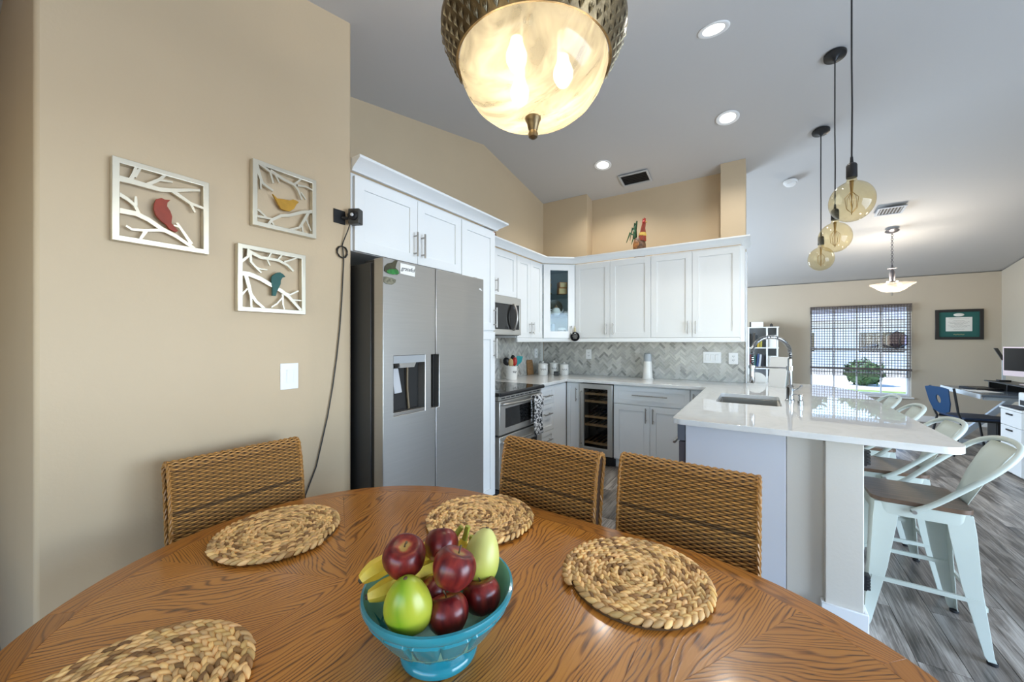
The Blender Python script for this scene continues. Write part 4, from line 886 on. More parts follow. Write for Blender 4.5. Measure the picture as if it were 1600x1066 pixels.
for k, (z, lab) in enumerate([(.815, 'upper black ribbed gate bracket on the side of the bar wall'), (.235, 'lower black ribbed gate bracket on the side of the bar wall')]):
    b = thing('gate_bracket', lab, 'bracket', (.4105, 2.385, z), 0, 'gate brackets on the bar wall')
    MB().box(.0002, .012, -.02, .02, -.035, .035).build('plate', M_black, b); m = MB(); [m.box(.012, .024, -.02, .02, -.03+.014*i, -.022+.014*i) for i in range(5)]; m.build('rib', M_darksteel, b)['kind'] = 'stuff'

# ------------------------------------------------------------------ dining table
TZ = .76; TC0, TC1, TCY, TR, TI = -.87, -.20, .57, .615, .555
tab = thing('dining_table', 'oval golden oak dining table with a sunburst veneer top', 'table', (0, 0, 0))
def seg(cx, a0, a1, name, r0, r1, gr, m_, z0=TZ-.012, z1=TZ, n=12):
    """flat sector between radii; grain direction gr is turned to the piece's own X"""
    g = .0008
    if r0 < .01: P = [(0, 0)]+arc(0, 0, r1, a0, a1, n)
    else: P = arc(0, 0, r1, a0, a1, n)+arc(0, 0, r0, a1, a0, n)
    c_, s_2 = cos(-gr), sin(-gr); P = [(p[0]*c_-p[1]*s_2, p[0]*s_2+p[1]*c_) for p in P]
    return MB().prism(P, z0, z1, 'z').build(name, m_, tab, 30, bevel=.0007, loc=(cx, TCY, 0), rot=(0, 0, gr))
D = radians
for cx, spans in ((TC0, [(90, 148), (148, 205), (205, 270)]), (TC1, [(60, 90), (0, 60), (-60, 0), (-90, -60)])):
    for a0, a1 in spans: seg(cx, D(a0), D(a1), 'veneer_wedge', 0, TI, D((a0+a1)/2), M_oak)
    lo, hi = spans[0][0] if cx == TC0 else -90, 270 if cx == TC0 else 90
    for k in range(4): a0 = D(lo+45*k); a1 = D(lo+45*(k+1)); seg(cx, a0, a1, 'border_segment', TI, TR, (a0+a1)/2+pi/2, M_oakrim)
xm = (TC0+TC1)/2; hw = (TC1-TC0)/4
for k in (0, 1):
    MB().box(-TI, TI, -hw, hw, TZ-.012, TZ).build('leaf', M_oak, tab, 30, bevel=.0007, loc=(TC0+hw+2*hw*k, TCY, 0), rot=(0, 0, pi/2))
    for s in (-1, 1): MB().box(-hw, hw, -.03, .03, TZ-.012, TZ).build('border_segment', M_oakrim, tab, 30, bevel=.0007, loc=(TC0+hw+2*hw*k, TCY+s*(TI+.03), 0))
st = arc(TC1, TCY, 1, -pi/2, pi/2, 20); 
def stad(r): return arc(TC1, TCY, r, -pi/2, pi/2, 24)+arc(TC0, TCY, r, pi/2, 1.5*pi, 24)
MB().prism(stad(TR-.001), TZ-.034, TZ-.0125, 'z').build('edge_moulding', M_oakrim, tab, bevel=.006)
MB().prism(stad(TR-.07), TZ-.10, TZ-.0345, 'z').build('apron', M_oakrim, tab)
MB().lathe([(.17, .0), (.17, .05), (.11, .09), (.085, .16), (.10, .26), (.07, .34), (.085, .55), (.16, .62), (.16, .6595)], c=(xm, TCY, 0), n=32).build('pedestal', M_oakrim, tab)
for k in range(4):
    q = pi/4+k*pi/2; d = Vector((cos(q), sin(q), 0)); c0 = Vector((xm, TCY, 0))
    MB().tube([c0+d*.14+Vector((0, 0, .13)), c0+d*.26+Vector((0, 0, .10)), c0+d*.36+Vector((0, 0, .045)), c0+d*.42+Vector((0, 0, .028))], [.05, .042, .032, .026], 10).build('foot', M_oakrim, tab)

# placemats: one braid laid in a spiral
def lobe_mesh(seed):
    rg2 = random.Random(seed); mb = MB(); pitch = .0195; R0 = .175
    pts = []; th = 0; 
    total = 2*pi*(R0/pitch)
    mb.lathe([(R0-.008, 0), (R0-.008, .0055), (.001, .0055)], n=48, cap1=False, tint=(.10, .07, .045))  # dark disc: shade between the lobes is put into its tint
    th = 1.2
    while th < total:
        r = pitch*th/(2*pi); ds = .0205; 
        for side in (-1, 1):
            rr = r+side*.0043; a = th+(.5*ds/r if side > 0 else 0)
            c_ = Vector((rr*cos(a), rr*sin(a), .0115)); tang = a+pi/2+side*.42+rg2.uniform(-.12, .12)
            L_ = .0180*rg2.uniform(.88, 1.12); Wd = .0066*rg2.uniform(.85, 1.15); H_ = .0072
            u = Vector((cos(tang), sin(tang), 0)); v = Vector((-sin(tang), cos(tang), 0)); vs = []; fs = []
            nu, nv = 6, 6
            b = rg2.uniform(.55, 1.15) if rg2.random() > .2 else rg2.uniform(.22, .45); wm = .78 if b < .5 else .96; tint = (b, b*wm*rg2.uniform(.95, 1.02), b*wm*wm*rg2.uniform(.82, 1.0))
            for i in range(nu+1):
                t_ = -1+2*i/nu; w = max(.05, (1-abs(t_)**2.2))
                for k in range(nv): q = 2*pi*k/nv; vs.append(c_+u*(L_*t_)+v*(Wd*w*cos(q))+Vector((0, 0, H_*w*sin(q)+.0018*side*t_)))
            for i in range(nu):
                for k in range(nv): fs.append((i*nv+k, i*nv+(k+1) % nv, (i+1)*nv+(k+1) % nv, (i+1)*nv+k))
            fs.append(tuple(range(nv-1, -1, -1))); fs.append(tuple(nu*nv+k for k in range(nv)))
            mb.add(vs, fs, tint)
        th += ds/max(r, .01)
    return mb
MATP = [((-1.25, .592), 0.3, 'round woven placemat nearest the beige wall, in front of the left chair'), ((-.785, 1.0), 1.9, 'round woven placemat behind the fruit bowl, nearest the refrigerator'), ((-.255, .965), 4.0, 'round woven placemat to the right of the fruit bowl'), ((-.865, .172), 5.2, 'round woven placemat at the near table edge, partly cut off')]
pmesh = [lobe_mesh(1), lobe_mesh(2)]
pobj = []
for k, ((x, y), rz, lab) in enumerate(MATP):
    if k < 2: o = pmesh[k].build('woven_placemat', M_hyacinth, None, 70)
    else: o = pobj[k-2].copy(); COL.objects.link(o)
    o.location = (x, y, TZ+.0003); o.rotation_euler = (0, 0, rz); pobj.append(o)
    tag(o, lab, 'placemat', 'woven placemats on the dining table')

# fruit bowl
BX, BY = -.520, .538
bo = thing('fruit_bowl', 'turquoise footed ceramic bowl full of fruit on the dining table', 'bowl', (BX, BY, TZ+.0005))
def scal(a, z, i):
    if .05 < z < .108:
        q = (a*16/(2*pi)) % 1; edge = abs(q-.5)*2; zz = (z-.05)/.058
        lim = sqrt(max(0, 1-(1-min(1, zz*2.2))**2))*.86
        return .0045 if edge < lim else 0
    return 0
bo_prof = [(.070, 0), (.074, .004), (.074, .013), (.068, .020), (.060, .023), (.058, .027), (.061, .030)]+[(.061+.048*(k/16)**.75, .030+.018*k/16) for k in range(1, 8)]
bo_prof = [(.070, 0), (.074, .004), (.074, .013), (.069, .019), (.060, .022), (.0575, .026), (.060, .030), (.072, .038), (.088, .047)]+[(.088+.046*(k/20)**.9, .047+.063*k/20) for k in range(1, 21)]+[(.139, .114), (.1425, .119), (.144, .125), (.1425, .131), (.138, .132)]
MB().lathe(bo_prof, n=160, cap1=False, fn=scal).build('outer_bowl', M_teal, bo, 60)
MB().lathe([(.1379, .132), (.133, .122), (.126, .10), (.108, .065), (.08, .044), (.04, .036), (.001, .035)], n=64, cap0=False, cap1=False).build('inner_glaze', M_teal_in, bo, 60)
def fruit_rot(o, e): o.rotation_euler = e
def apple_mb(r, seed):
    rg3 = random.Random(seed); ph = rg3.random()*6
    prof = []
    for k in range(0, 25):
        t_ = pi*k/24; s_ = sin(t_); c_ = -cos(t_)
        rr = r*(s_**.82)*(1+.06*c_); z = r*.90*c_
        if c_ > .78: z -= r*.9*((c_-.78)/.22)**2*.28
        if c_ < -.80: z += r*.9*((-c_-.8)/.2)**2*.20
        prof.append((max(rr, .0006), z))
    return MB().lathe(prof, n=32, fn=lambda a, z, i: .0014*cos(5*a+ph)*(1-z/r)*.5 if 2 < i < 22 else 0)
AP = [((-.546, .474, .963), .0385, (.25, .30, 0), 'red apple at the top left of the fruit pile, by the banana tips'),
      ((-.545, .570, .942), .0345, (-.7, .3, 1), 'red apple at the back of the fruit pile beside the banana stems'),
      ((-.449, .501, .960), .0385, (.30, .25, 2), 'dark red apple on top of the fruit pile, in the centre'),
      ((-.445, .576, .872), .0365, (.05, .25, 3), 'red apple at the right rim of the bowl under the yellow mango'),
      ((-.461, .499, .877), .0370, (.40, .10, 4), 'red apple at the front rim of the bowl beside the green mango'),
      ((-.526, .521, .874), .0310, (.6, .2, 5), 'small red apple half hidden in the middle of the bowl')]
for k, (p, r, e, lab) in enumerate(AP):
    t = thing('apple', lab, 'apple', p, 0, 'apples in the fruit bowl'); t.rotation_euler = e
    apple_mb(r, k).build('skin', M_apple, t, 80)
    MB().tube([(0, 0, r*.58), (.001, .001, r*.8), (.004, .002, r*.98)], [.0016, .0015, .0022], 6).build('stem', M_apple_stem, t)
def mango(p, R3, e, m_, lab, seed):
    mb = MB().ball((0, 0, 0), R3, 32, 20); mb.v = [(x*(1-.18*z/R3[2])+.12*R3[0]*(z/R3[2])**2, y*(1-.10*z/R3[2]), z) for x, y, z in mb.v]
    t = thing('mango', lab, 'mango', p, 0, 'mangoes in the fruit bowl'); t.rotation_euler = e; mb.build('skin', m_, t, 80)
    MB().lathe([(.004, R3[2]*.985), (.003, R3[2]*1.03), (.001, R3[2]*1.04)], c=(.12*R3[0], 0, 0), n=8).build('stem_scar', M_apple_stem, t); return t
mango((-.506, .446, .907), (.041, .037, .0495), (.15, -.12, .5), M_mango, 'green mango at the front of the bowl, nearest the banana tips', 1)
mango((-.470, .608, .924), (.036, .034, .053), (-.15, .2, 1), M_mango2, 'pale yellow mango at the back right of the fruit bowl', 2)
def banana(pts, lab):
    pts = [Vector(p) for p in pts]; P = []
    for i in range(len(pts)-1):
        p0, p1, p2, p3 = pts[max(i-1, 0)], pts[i], pts[i+1], pts[min(i+2, len(pts)-1)]
        for k in range(6): u = k/6; P.append(.5*((2*p1)+(p2-p0)*u+(2*p0-5*p1+4*p2-p3)*u*u+(3*p1-p0-3*p2+p3)*u**3))
    P.append(pts[-1]); N = len(P); o = P[0].copy()
    t = thing('banana', lab, 'banana', o, 0, 'bananas in the fruit bowl'); Q = [p-o for p in P]
    a, b = int(N*.06)+1, int(N*.86)
    rad = [.018*min(1, (.35+.65*min(1, i/(N*.22))))*(1 if i < N*.7 else max(.42, 1-(i-N*.7)/(N*.26))) for i in range(N)]
    MB().tube(Q[a:b+1], rad[a:b+1], 6).build('skin', M_banana, t, 50); MB().tube(Q[:a+1], [r*.62 for r in rad[:a+1]], 6).build('tip', M_bananatip, t, 60); MB().tube(Q[b:], [max(.006, r*.8) for r in rad[b:]], 6).build('stem', M_bananastem, t, 60)
banana([(-.611, .425, .919), (-.603, .445, .930), (-.598, .496, .930), (-.587, .574, .916), (-.580, .635, .912), (-.562, .653, .940)], 'uppermost banana with its tip over the bowl rim')
banana([(-.593, .425, .898), (-.578, .447, .902), (-.575, .507, .895), (-.566, .588, .887), (-.556, .642, .900), (-.545, .655, .945)], 'lower banana with its tip just inside the bowl rim')
banana([(-.572, .500, .862), (-.560, .545, .868), (-.548, .598, .874), (-.533, .640, .894), (-.529, .650, .930)], 'banana nearest the yellow mango, mostly buried in the bowl')

# ------------------------------------------------------------------ wicker dining chairs
def weave(mb, surf, U, V, nrow, ncol, amp, w, rgw, bands=(), sub=2):
    """horizontal strands over the surface surf(u, v) -> (point, normal); u along the strand, v across"""
    for i in range(nrow):
        v = (i+.5)/nrow*V; N = ncol*sub
        b = rgw.uniform(.72, 1.1); dark = any(abs(i-q) < .6 for q in bands); 
        if dark: b *= .30
        base = len(mb.v); vs = []; ts = []
        for k in range(N+1):
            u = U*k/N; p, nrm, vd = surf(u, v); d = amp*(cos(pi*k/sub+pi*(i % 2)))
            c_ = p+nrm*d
            lum = b*(.20+.86*(d/amp*.5+.5))*(1 if not dark else rgw.uniform(.8, 1.6)); tt = (lum, lum*.97, lum*.9)  # tint drops where the strand dips behind: crease shade put into colour
            for a_, h_ in ((-w, -.0016), (-w*.5, .0014), (w*.5, .0014), (w, -.0016)): vs.append(c_+vd*a_+nrm*h_); ts.append(tt)
        mb.v += [tuple(x) for x in vs]; mb.t += ts
        for k in range(N):
            for j in range(3): mb.f.append((base+k*4+j, base+k*4+j+1, base+(k+1)*4+j+1, base+(k+1)*4+j))
CW = .205
bp = []   # back profile (y, z): up the front, over the roll, down the back
def prof_build():
    P = [(.165, .44), (.172, .55), (.182, .68), (.196, .80), (.210, .892), (.222, .925)]
    P += [(.252+.033*cos(q), .925+.030*sin(q)) for q in [pi-.35-(pi-.1)*k/9 for k in range(0, 10)]]
    P += [(.268, .86), (.248, .72), (.236, .58), (.228, .44)]
    return P
BP = [Vector((0, y, z)) for y, z in prof_build()]
bl = [0]
for i in range(1, len(BP)): bl.append(bl[-1]+(BP[i]-BP[i-1]).length)
def bsurf(u, v):
    k = 0
    while k < len(bl)-2 and v > bl[k+1]: k += 1
    t_ = (v-bl[k])/(bl[k+1]-bl[k]); p = BP[k].lerp(BP[k+1], t_); d = (BP[k+1]-BP[k]).normalized(); nrm = Vector((0, -d.z, d.y))
    return Vector((-CW+u, p.y, p.z)), nrm, d
rgw = random.Random(4)
chair = thing('wicker_dining_chair', 'x', 'chair', (0, 0, 0), 0, 'woven rattan chairs around the dining table')
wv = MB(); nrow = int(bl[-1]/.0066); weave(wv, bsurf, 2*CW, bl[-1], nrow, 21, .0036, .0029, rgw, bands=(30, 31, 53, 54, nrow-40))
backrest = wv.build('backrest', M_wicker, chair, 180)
core = MB().prism([(p.y*1.0+(.004 if i < 6 else -.004 if i > 14 else 0), p.z-(.004 if 5 < i < 16 else 0)) for i, p in enumerate(BP)], -CW+.003, CW-.003, 'x').build('backrest_core', M_wickerdark, backrest)  # dark inner panel added as painted shade for the gaps between strands
for s in (-1, 1):
    ed = MB()
    for ph in (0, 2.1, 4.2):
        pts = []; M_ = 90
        for k in range(M_+1):
            p, nrm, d = bsurf(0, bl[-1]*k/M_); q = 2*pi*k/5+ph; pts.append(Vector((s*(CW+.001)+.0035*cos(q)*s, p.y, p.z))+nrm*.0045*sin(q)-nrm*.003)
        ed.tube(pts, .0036, 5, tint=(.62, .58, .5))
    ed.build('side_braid', M_wicker, backrest)['kind'] = 'stuff'
stv = MB()
def ssurf(u, v): return Vector((-.205+u, -.235+v, .47)), Vector((0, 0, 1)), Vector((0, 1, 0))
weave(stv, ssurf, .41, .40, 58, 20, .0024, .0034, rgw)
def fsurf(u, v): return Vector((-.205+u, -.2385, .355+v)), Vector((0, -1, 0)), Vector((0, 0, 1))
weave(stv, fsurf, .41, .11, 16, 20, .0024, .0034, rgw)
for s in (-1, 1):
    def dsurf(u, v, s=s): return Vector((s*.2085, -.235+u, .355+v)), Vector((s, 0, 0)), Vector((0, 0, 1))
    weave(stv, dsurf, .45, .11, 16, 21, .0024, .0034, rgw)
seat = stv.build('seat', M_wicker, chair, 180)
MB().box(-.205, .205, -.235, .235, .355, .466).build('seat_core', M_wickerdark, seat)
for x in (-.18, .18):
    for y in (-.21, .20): MB().tube([(x, y, .356), (x, y+(.03 if y > 0 else 0), 0)], [.026, .02], 10).build('leg', mat('dark_rattan_leg', (.20, .11, .045), .5, var=.3, vscale=60), chair)
CH = [((-1.385, .615), RZ-.05, 'woven rattan chair against the beige wall with the light switch'), ((-.695, 1.075), -.055, 'woven rattan chair in front of the refrigerator and pantry'), ((-.215, 1.105), -.045, 'woven rattan chair in front of the pale grey peninsula panel')]
for k, ((x, y), rz, lab) in enumerate(CH):
    if k == 0: chair.location = (x, y, 0); chair.rotation_euler = (0, 0, rz); chair['label'] = lab
    else: dup(chair, (x, y, 0), rz, lab)

# ------------------------------------------------------------------ bar stools
stool = thing('bar_stool', 'x', 'stool', (0, 0, 0), 0, 'sage metal stools along the breakfast bar')
hw_ = .168
sq = []
for cx, cy, a0 in ((1, -1, 1.5*pi), (1, 1, 0), (-1, 1, .5*pi), (-1, -1, pi)): sq += arc(cx*(hw_-.05), cy*(hw_-.05), .05, a0, a0+pi/2, 6)
MB().prism(sq, .603, .622, 'z').build('seat', M_woodseat, stool, bevel=.004)
sq2 = [(x*.97, y*.97) for x, y in sq]
MB().prism(sq2, .548, .602, 'z', holes=[[(x*.96, y*.96) for x, y in sq2]]).build('seat_apron', M_stool, stool, bevel=.002)
for sx in (-1, 1):
    for sy in (-1, 1):
        def sec(c_, w, z): # L-shaped folded sheet, open towards the middle
            x, y = c_; t_ = .004
            return [(x*sx, y*sy, z), ((x-w)*sx, y*sy, z), ((x-w)*sx, (y-t_)*sy, z), ((x-t_)*sx, (y-t_)*sy, z), ((x-t_)*sx, (y-w)*sy, z), (x*sx, (y-w)*sy, z)]
        rings = [sec((.158, .158), .085, .60), sec((.166, .166), .085, .52), sec((.176, .178), .062, .30), sec((.192, .206), .03, .03), sec((.196, .212), .026, .012)]
        m = MB(); m.add([p for r in rings for p in r], [(i*6+k, i*6+(k+1) % 6, (i+1)*6+(k+1) % 6, (i+1)*6+k) for i in range(4) for k in range(6)]+[tuple(range(6)), tuple(24+k for k in range(6))])
        lg = m.build('leg', M_stool, stool, 30, bevel=.0015)
        MB().lathe([(.015, 0), (.017, .004), (.016, .013)], c=(.186*sx, .201*sy, 0), n=12).build('rubber_foot', M_rubber, lg)
for y in (-.19, .19): MB().box(-.168, .168, y-.006, y+.006, .205, .223).build('footrest', M_stool, stool)
for x in (-.175, .175): MB().box(x-.006, x+.006, -.172, .172, .235, .253).build('footrest', M_stool, stool)
hp = [(-.176, -.035, .585), (-.185, .03, .63), (-.196, .12, .72), (-.198, .20, .80), (-.175, .265, .868), (-.11, .305, .905), (0, .318, .915)]
hp = hp+[(-x, y, z) for x, y, z in hp[-2::-1]]
HP = []
for i in range(len(hp)-1):
    p0, p1, p2, p3 = [Vector(hp[j]) for j in (max(i-1, 0), i, i+1, min(i+2, len(hp)-1))]
    for k in range(5): u = k/5; HP.append(.5*((2*p1)+(p2-p0)*u+(2*p0-5*p1+4*p2-p3)*u*u+(3*p1-p0-3*p2+p3)*u**3))
HP.append(Vector(hp[-1]))
MB().tube(HP, .0115, 12).build('back_hoop', M_stool, stool, 60)
for s in (-1, 1): MB().cyl((s*.160, -.03, .583), (s*.190, -.03, .583), .009, 12).build('bolt', M_nickel, stool)
bk = MB(); nb_ = 8
for side in (0, 1):
    pass
rows = [(.062, .150, .575), (.072, .172, .64), (.092, .215, .75), (.108, .265, .85), (.108, .297, .898)]
vs = []; fs = []
for (w, y, z) in rows:
    for k in range(nb_+1): q = -1+2*k/nb_; vs.append((w*q, y+.012*(1-q*q), z))
for i in range(len(rows)-1):
    for k in range(nb_): fs.append((i*(nb_+1)+k, i*(nb_+1)+k+1, (i+1)*(nb_+1)+k+1, (i+1)*(nb_+1)+k))
o = bk.add(vs, fs).build('back_splat', M_stool, stool, 60); md = o.modifiers.new('thickness', 'SOLIDIFY'); md.thickness = .003
m = MB(); m.box(-.02, .02, .280, .2815, .846, .852); 
ST = [(2.615, 'sage metal bar stool with wooden seat, nearest the dining table'), (3.13, 'second sage metal bar stool from the dining table'), (3.72, 'third sage metal bar stool from the dining table'), (4.25, 'farthest sage metal bar stool, nearest the window')]
for k, (y, lab) in enumerate(ST):
    if k == 0: stool.location = (.622, y, 0); stool.rotation_euler = (0, 0, -pi/2); stool['label'] = lab
    else: dup(stool, (.622, y, 0), -pi/2+(.0, .03, -.02, .03)[k], lab)

# ------------------------------------------------------------------ lights of the house
ch = thing('bowl_chandelier', 'large alabaster glass bowl light in bronze leaf ring above the dining table', 'ceiling light', (-.475, .825, 0))
cq = [(.184, 2.050), (.1835, 2.040), (.1785, 2.018), (.168, 1.994), (.150, 1.968), (.123, 1.945), (.086, 1.929), (.045, 1.922), (.012, 1.921)]
MB().lathe(cq, n=64, cap0=False, cap1=False).build('glass_bowl', M_alab, ch, 80)
ringp = [(.186, 2.047), (.192, 2.045), (.205, 2.070), (.219, 2.100), (.228, 2.122), (.2285, 2.134), (.222, 2.141), (.214, 2.134), (.19, 2.055)]
rg_o = MB().lathe(ringp, n=96, cap0=False, cap1=False).build('rim_ring', M_bronze, ch, 50)
lf = MB()
for row, (r, z, sc2) in enumerate(((.1965, 2.0535, .0115), (.2055, 2.0712, .0115), (.2135, 2.0885, .0115), (.2225, 2.1085, .0115))):
    for k in range(48):
        q = 2*pi*(k+.5*(row % 2))/48; rad = Vector((cos(q), sin(q), 0)); tg = Vector((-sin(q), cos(q), 0)); up = Vector((rad.x*.43, rad.y*.43, .90)); nn = (rad*.90-Vector((0, 0, .43)))
        c_ = Vector((r*cos(q), r*sin(q), z))+nn*.0006
        for da in (-.5, 0, .5):
            tip = c_+up*sc2*1.15*cos(da)+tg*sc2*sin(da)*1.2; base = c_-up*sc2*.7; sd_ = tg*sc2*.17
            lf.add([base, (base+tip)*.5+sd_+nn*.002, tip, (base+tip)*.5-sd_+nn*.002, (base+tip)*.5+nn*.0045], [(0, 1, 4), (1, 2, 4), (2, 3, 4), (3, 0, 4)])
lf.build('leaf_relief', M_leafmetal, rg_o, 0)['kind'] = 'stuff'
MB().lathe([(.006, 2.23), (.035, 2.245), (.03, 2.27), (.012, 2.29), (.012, 2.86), (.02, 2.87), (.065, 2.905), (.07, 2.93)], n=40).build('stem', M_bronze, ch)
for k in range(3): q = .2+2*pi*k/3; MB().tube([(.222*cos(q), .222*sin(q), 2.138), (.12*cos(q), .12*sin(q), 2.215), (.02*cos(q), .02*sin(q), 2.255)], .006, 8).build('support_rod', M_bronze, ch)
MB().lathe([(.004, 1.868), (.011, 1.873), (.0125, 1.882), (.010, 1.888), (.013, 1.896), (.016, 1.910), (.020, 1.916), (.020, 1.922), (.012, 1.9255)], n=24).build('finial', M_bronze, ch)
for k in range(3):
    q = .5+2*pi*k/3; p = (.075*cos(q), .075*sin(q), 2.03)
    b = MB().lathe([(.001, -.034), (.014, -.030), (.024, -.012), (.025, .004), (.016, .028), (.013, .04)], c=p, n=16).build('light_bulb', M_bulb, ch); MB().lathe([(.015, .041), (.015, .10)], c=p, n=12).build('bulb_socket', M_porcelain, b)
    lamp('bulb_light', 'POINT', (-.475+p[0], .825+p[1], p[2]-.015), 13, (1, .83, .58), size=.03)
# recessed lights
def tilt(y): return (atan2(-.178, 1), 0, 0) if y > 3.22 else (atan2(.215, 1), 0, 0)
for (x, y), lab in (((-.24, 2.728), 'round recessed ceiling light closest to the dining table'), ((-.229, 3.86), 'round recessed ceiling light in front of the right column above the cabinets'), ((-1.444, 4.056), 'round recessed ceiling light beside the dark air vent')):
    t = thing('recessed_light', lab, 'ceiling light', (x, y, zc(y)-.0005), 0, 'recessed lights in the kitchen ceiling'); t.rotation_euler = tilt(y)
    MB().lathe([(.092, 0), (.092, -.004), (.084, -.007), (.064, -.002), (.064, 0)], n=40, cap0=False, cap1=False).build('trim_ring', M_trim, t)
    MB().lathe([(.0635, -.0022), (.0635, -.0012), (.001, -.0012)], n=32, cap1=False).build('diffuser', M_down, t)
    lamp('recessed_beam', 'SPOT', (x, y, zc(y)-.03), 23, (1, .96, .88), size=.06, spot=radians(135))
# ceiling vents
def vent(label, c_, w, l, dark, nsl, alongx, m_):
    t = thing('ceiling_vent', label, 'vent', (c_[0], c_[1], zc(c_[1])-.0005)); t.rotation_euler = tilt(c_[1])
    MB().prism([(-w/2, -l/2), (w/2, -l/2), (w/2, l/2), (-w/2, l/2)], -.010, 0, 'z', holes=[[(-w/2+.022, -l/2+.022), (w/2-.022, -l/2+.022), (w/2-.022, l/2-.022), (-w/2+.022, l/2-.022)]]).build('frame', m_, t, bevel=.002)
    MB().box(-w/2+.023, w/2-.023, -l/2+.023, l/2-.023, -.0012, -.0003).build('duct', M_dark, t)
    for k in range(nsl):
        u = (k+.5)/nsl-.5
        if alongx: y = u*(l-.046); m = MB().hexa([(-w/2+.0225, y-.010, -.009), (w/2-.0225, y-.010, -.009), (w/2-.0225, y-.008, -.009), (-w/2+.0225, y-.008, -.009), (-w/2+.0225, y+.006, -.0015), (w/2-.0225, y+.006, -.0015), (w/2-.0225, y+.008, -.0015), (-w/2+.0225, y+.008, -.0015)])
        else: x = u*(w-.046); m = MB().hexa([(x-.008, -l/2+.0225, -.009), (x-.004, -l/2+.0225, -.009), (x-.004, l/2-.0225, -.009), (x-.008, l/2-.0225, -.009), (x+.004, -l/2+.0225, -.0015), (x+.008, -l/2+.0225, -.0015), (x+.008, l/2-.0225, -.0015), (x+.004, l/2-.0225, -.0015)])
        m.build('slat', M_darksteel if dark else m_, t)
vent('dark slatted air return vent on the kitchen ceiling', (-1.195, 4.435), .33, .235, True, 6, True, mat('grey_vent_paint', (.45, .46, .46), .5))
vent('grey louvred air vent on the ceiling beyond the glass pendants', (1.32, 6.25), .25, .21, False, 7, False, mat('vent_grey', (.36, .40, .46), .5))
sm = thing('smoke_detector', 'small white round smoke detector on the ceiling beyond the kitchen', 'smoke detector', (.295, 5.158, zc(5.158)-.0005)); sm.rotation_euler = tilt(5)
MB().lathe([(.065, 0), (.065, -.012), (.058, -.022), (.058, -.024)], n=28, cap0=False).build('base', M_trim, sm); MB().lathe([(.05, -.0245), (.046, -.04), (.02, -.048), (.001, -.049)], n=28, cap0=False, cap1=False).build('cover', M_trim, sm)
# glass globe pendants over the bar
pend = thing('globe_pendant', 'x', 'pendant light', (0, 0, 0), 0, 'amber globe pendants over the breakfast bar')
pz = 2.10
MB().lathe([(.019, .126), (.0205, .116), (.0235, .107)]+[(.097*sin(q)+.0, .106*cos(q)) for q in [.26+(pi-.27)*k/20 for k in range(21)]], n=48, cap0=False, cap1=False).build('glass_globe', M_amber, pend, 80)
MB().lathe([(.002, -.07), (.003, .02), (.006, .06), (.010, .11)], n=10).build('filament_stem', mat('filament_gold', (.30, .20, .08), .3, .6), pend)
fl_ = MB()
for k in range(6):
    q = 2*pi*k/6; fl_.tube([(.004*cos(q), .004*sin(q), .05), (.028*cos(q), .028*sin(q), .02), (.024*cos(q+.3), .024*sin(q+.3), -.035), (.003*cos(q), .003*sin(q), -.06)], .0012, 4)
fl_.build('filament', mat('dull_filament', (.35, .24, .10), .35, .6), pend)['kind'] = 'stuff'
MB().lathe([(.0235, .1255), (.0235, .19), (.018, .2), (.008, .206), (.006, .235)], n=20).build('socket', M_black, pend)
PD = [(2.66, 'amber glass globe pendant hanging nearest the dining table'), (3.52, 'amber glass globe pendant in the middle of the three'), (4.37, 'amber glass globe pendant hanging farthest over the bar')]
PR = []
for k, (y, lab) in enumerate(PD):
    zt = zc(y)
    if k == 0: pend.location = (.414, y, pz); pend['label'] = lab; r = pend
    else: r = dup(pend, (.444+.014*k, y, pz), .7*k, lab)
    PR.append(r)
for k, (y, lab) in enumerate(PD):
    zt = zc(y); r = PR[k]
    cdm = MB().tube([(0, 0, .23), (.002, 0, .5), (0, .001, (zt-pz)*.6), (0, 0, zt-pz-.02)], .0042, 6).build('hanging_cord', M_black, r)
    cn = MB().lathe([(.005, -.05), (.02, -.03), (.064, -.016), (.066, -.006), (.066, .0)], n=32).build('ceiling_canopy', M_black, r); cn.location = (0, 0, zt-pz-.003); cn.rotation_euler = (tilt(y)[0], 0, 0) if k == 0 else (0, 0, 0)
    if k: cn.rotation_euler = (Matrix.Rotation(-.7*k, 4, 'Z') @ Matrix.Rotation(tilt(y)[0], 4, 'X')).to_euler()
# far bowl pendant
fp = thing('bowl_pendant', 'frosted glass bowl pendant on a chain in front of the far wall', 'pendant light', (1.468, 6.87, 0)); zt = zc(6.87)
MB().lathe([(.222, 2.108), (.214, 2.096), (.19, 2.085), (.16, 2.062), (.12, 2.028), (.08, 2.006), (.03, 1.998), (.012, 1.998)], n=48, cap0=False, cap1=False).build('glass_bowl', M_alab2, fp, 80)
MB().lathe([(.004, 1.958), (.01, 1.965), (.008, 1.985), (.016, 1.992), (.016, 1.9975)], n=14).build('finial', M_nickel, fp)
MB().lathe([(.05, 2.128), (.055, 2.14), (.025, 2.15), (.03, 2.24), (.022, 2.28), (.012, 2.30), (.05, 2.312), (.012, 2.325), (.008, 2.36)], n=20).build('stem', mat('brushed_pewter', (.16, .15, .16), .35, .7), fp)
m = MB()
nlk = 17; z0 = 2.36; hL = (zt-.03-z0)/nlk
for k in range(nlk):
    z = z0+hL*(k+.5); a_, b_ = hL*.66, .011; m.tube([((b_*cos(q) if k % 2 else 0), (0 if k % 2 else b_*cos(q)), z+a_*sin(q)) for q in [2*pi*i/10 for i in range(10)]], .0028, 5, closed=True)
m.build('chain', MATS['brushed_pewter'], fp)['kind'] = 'stuff'
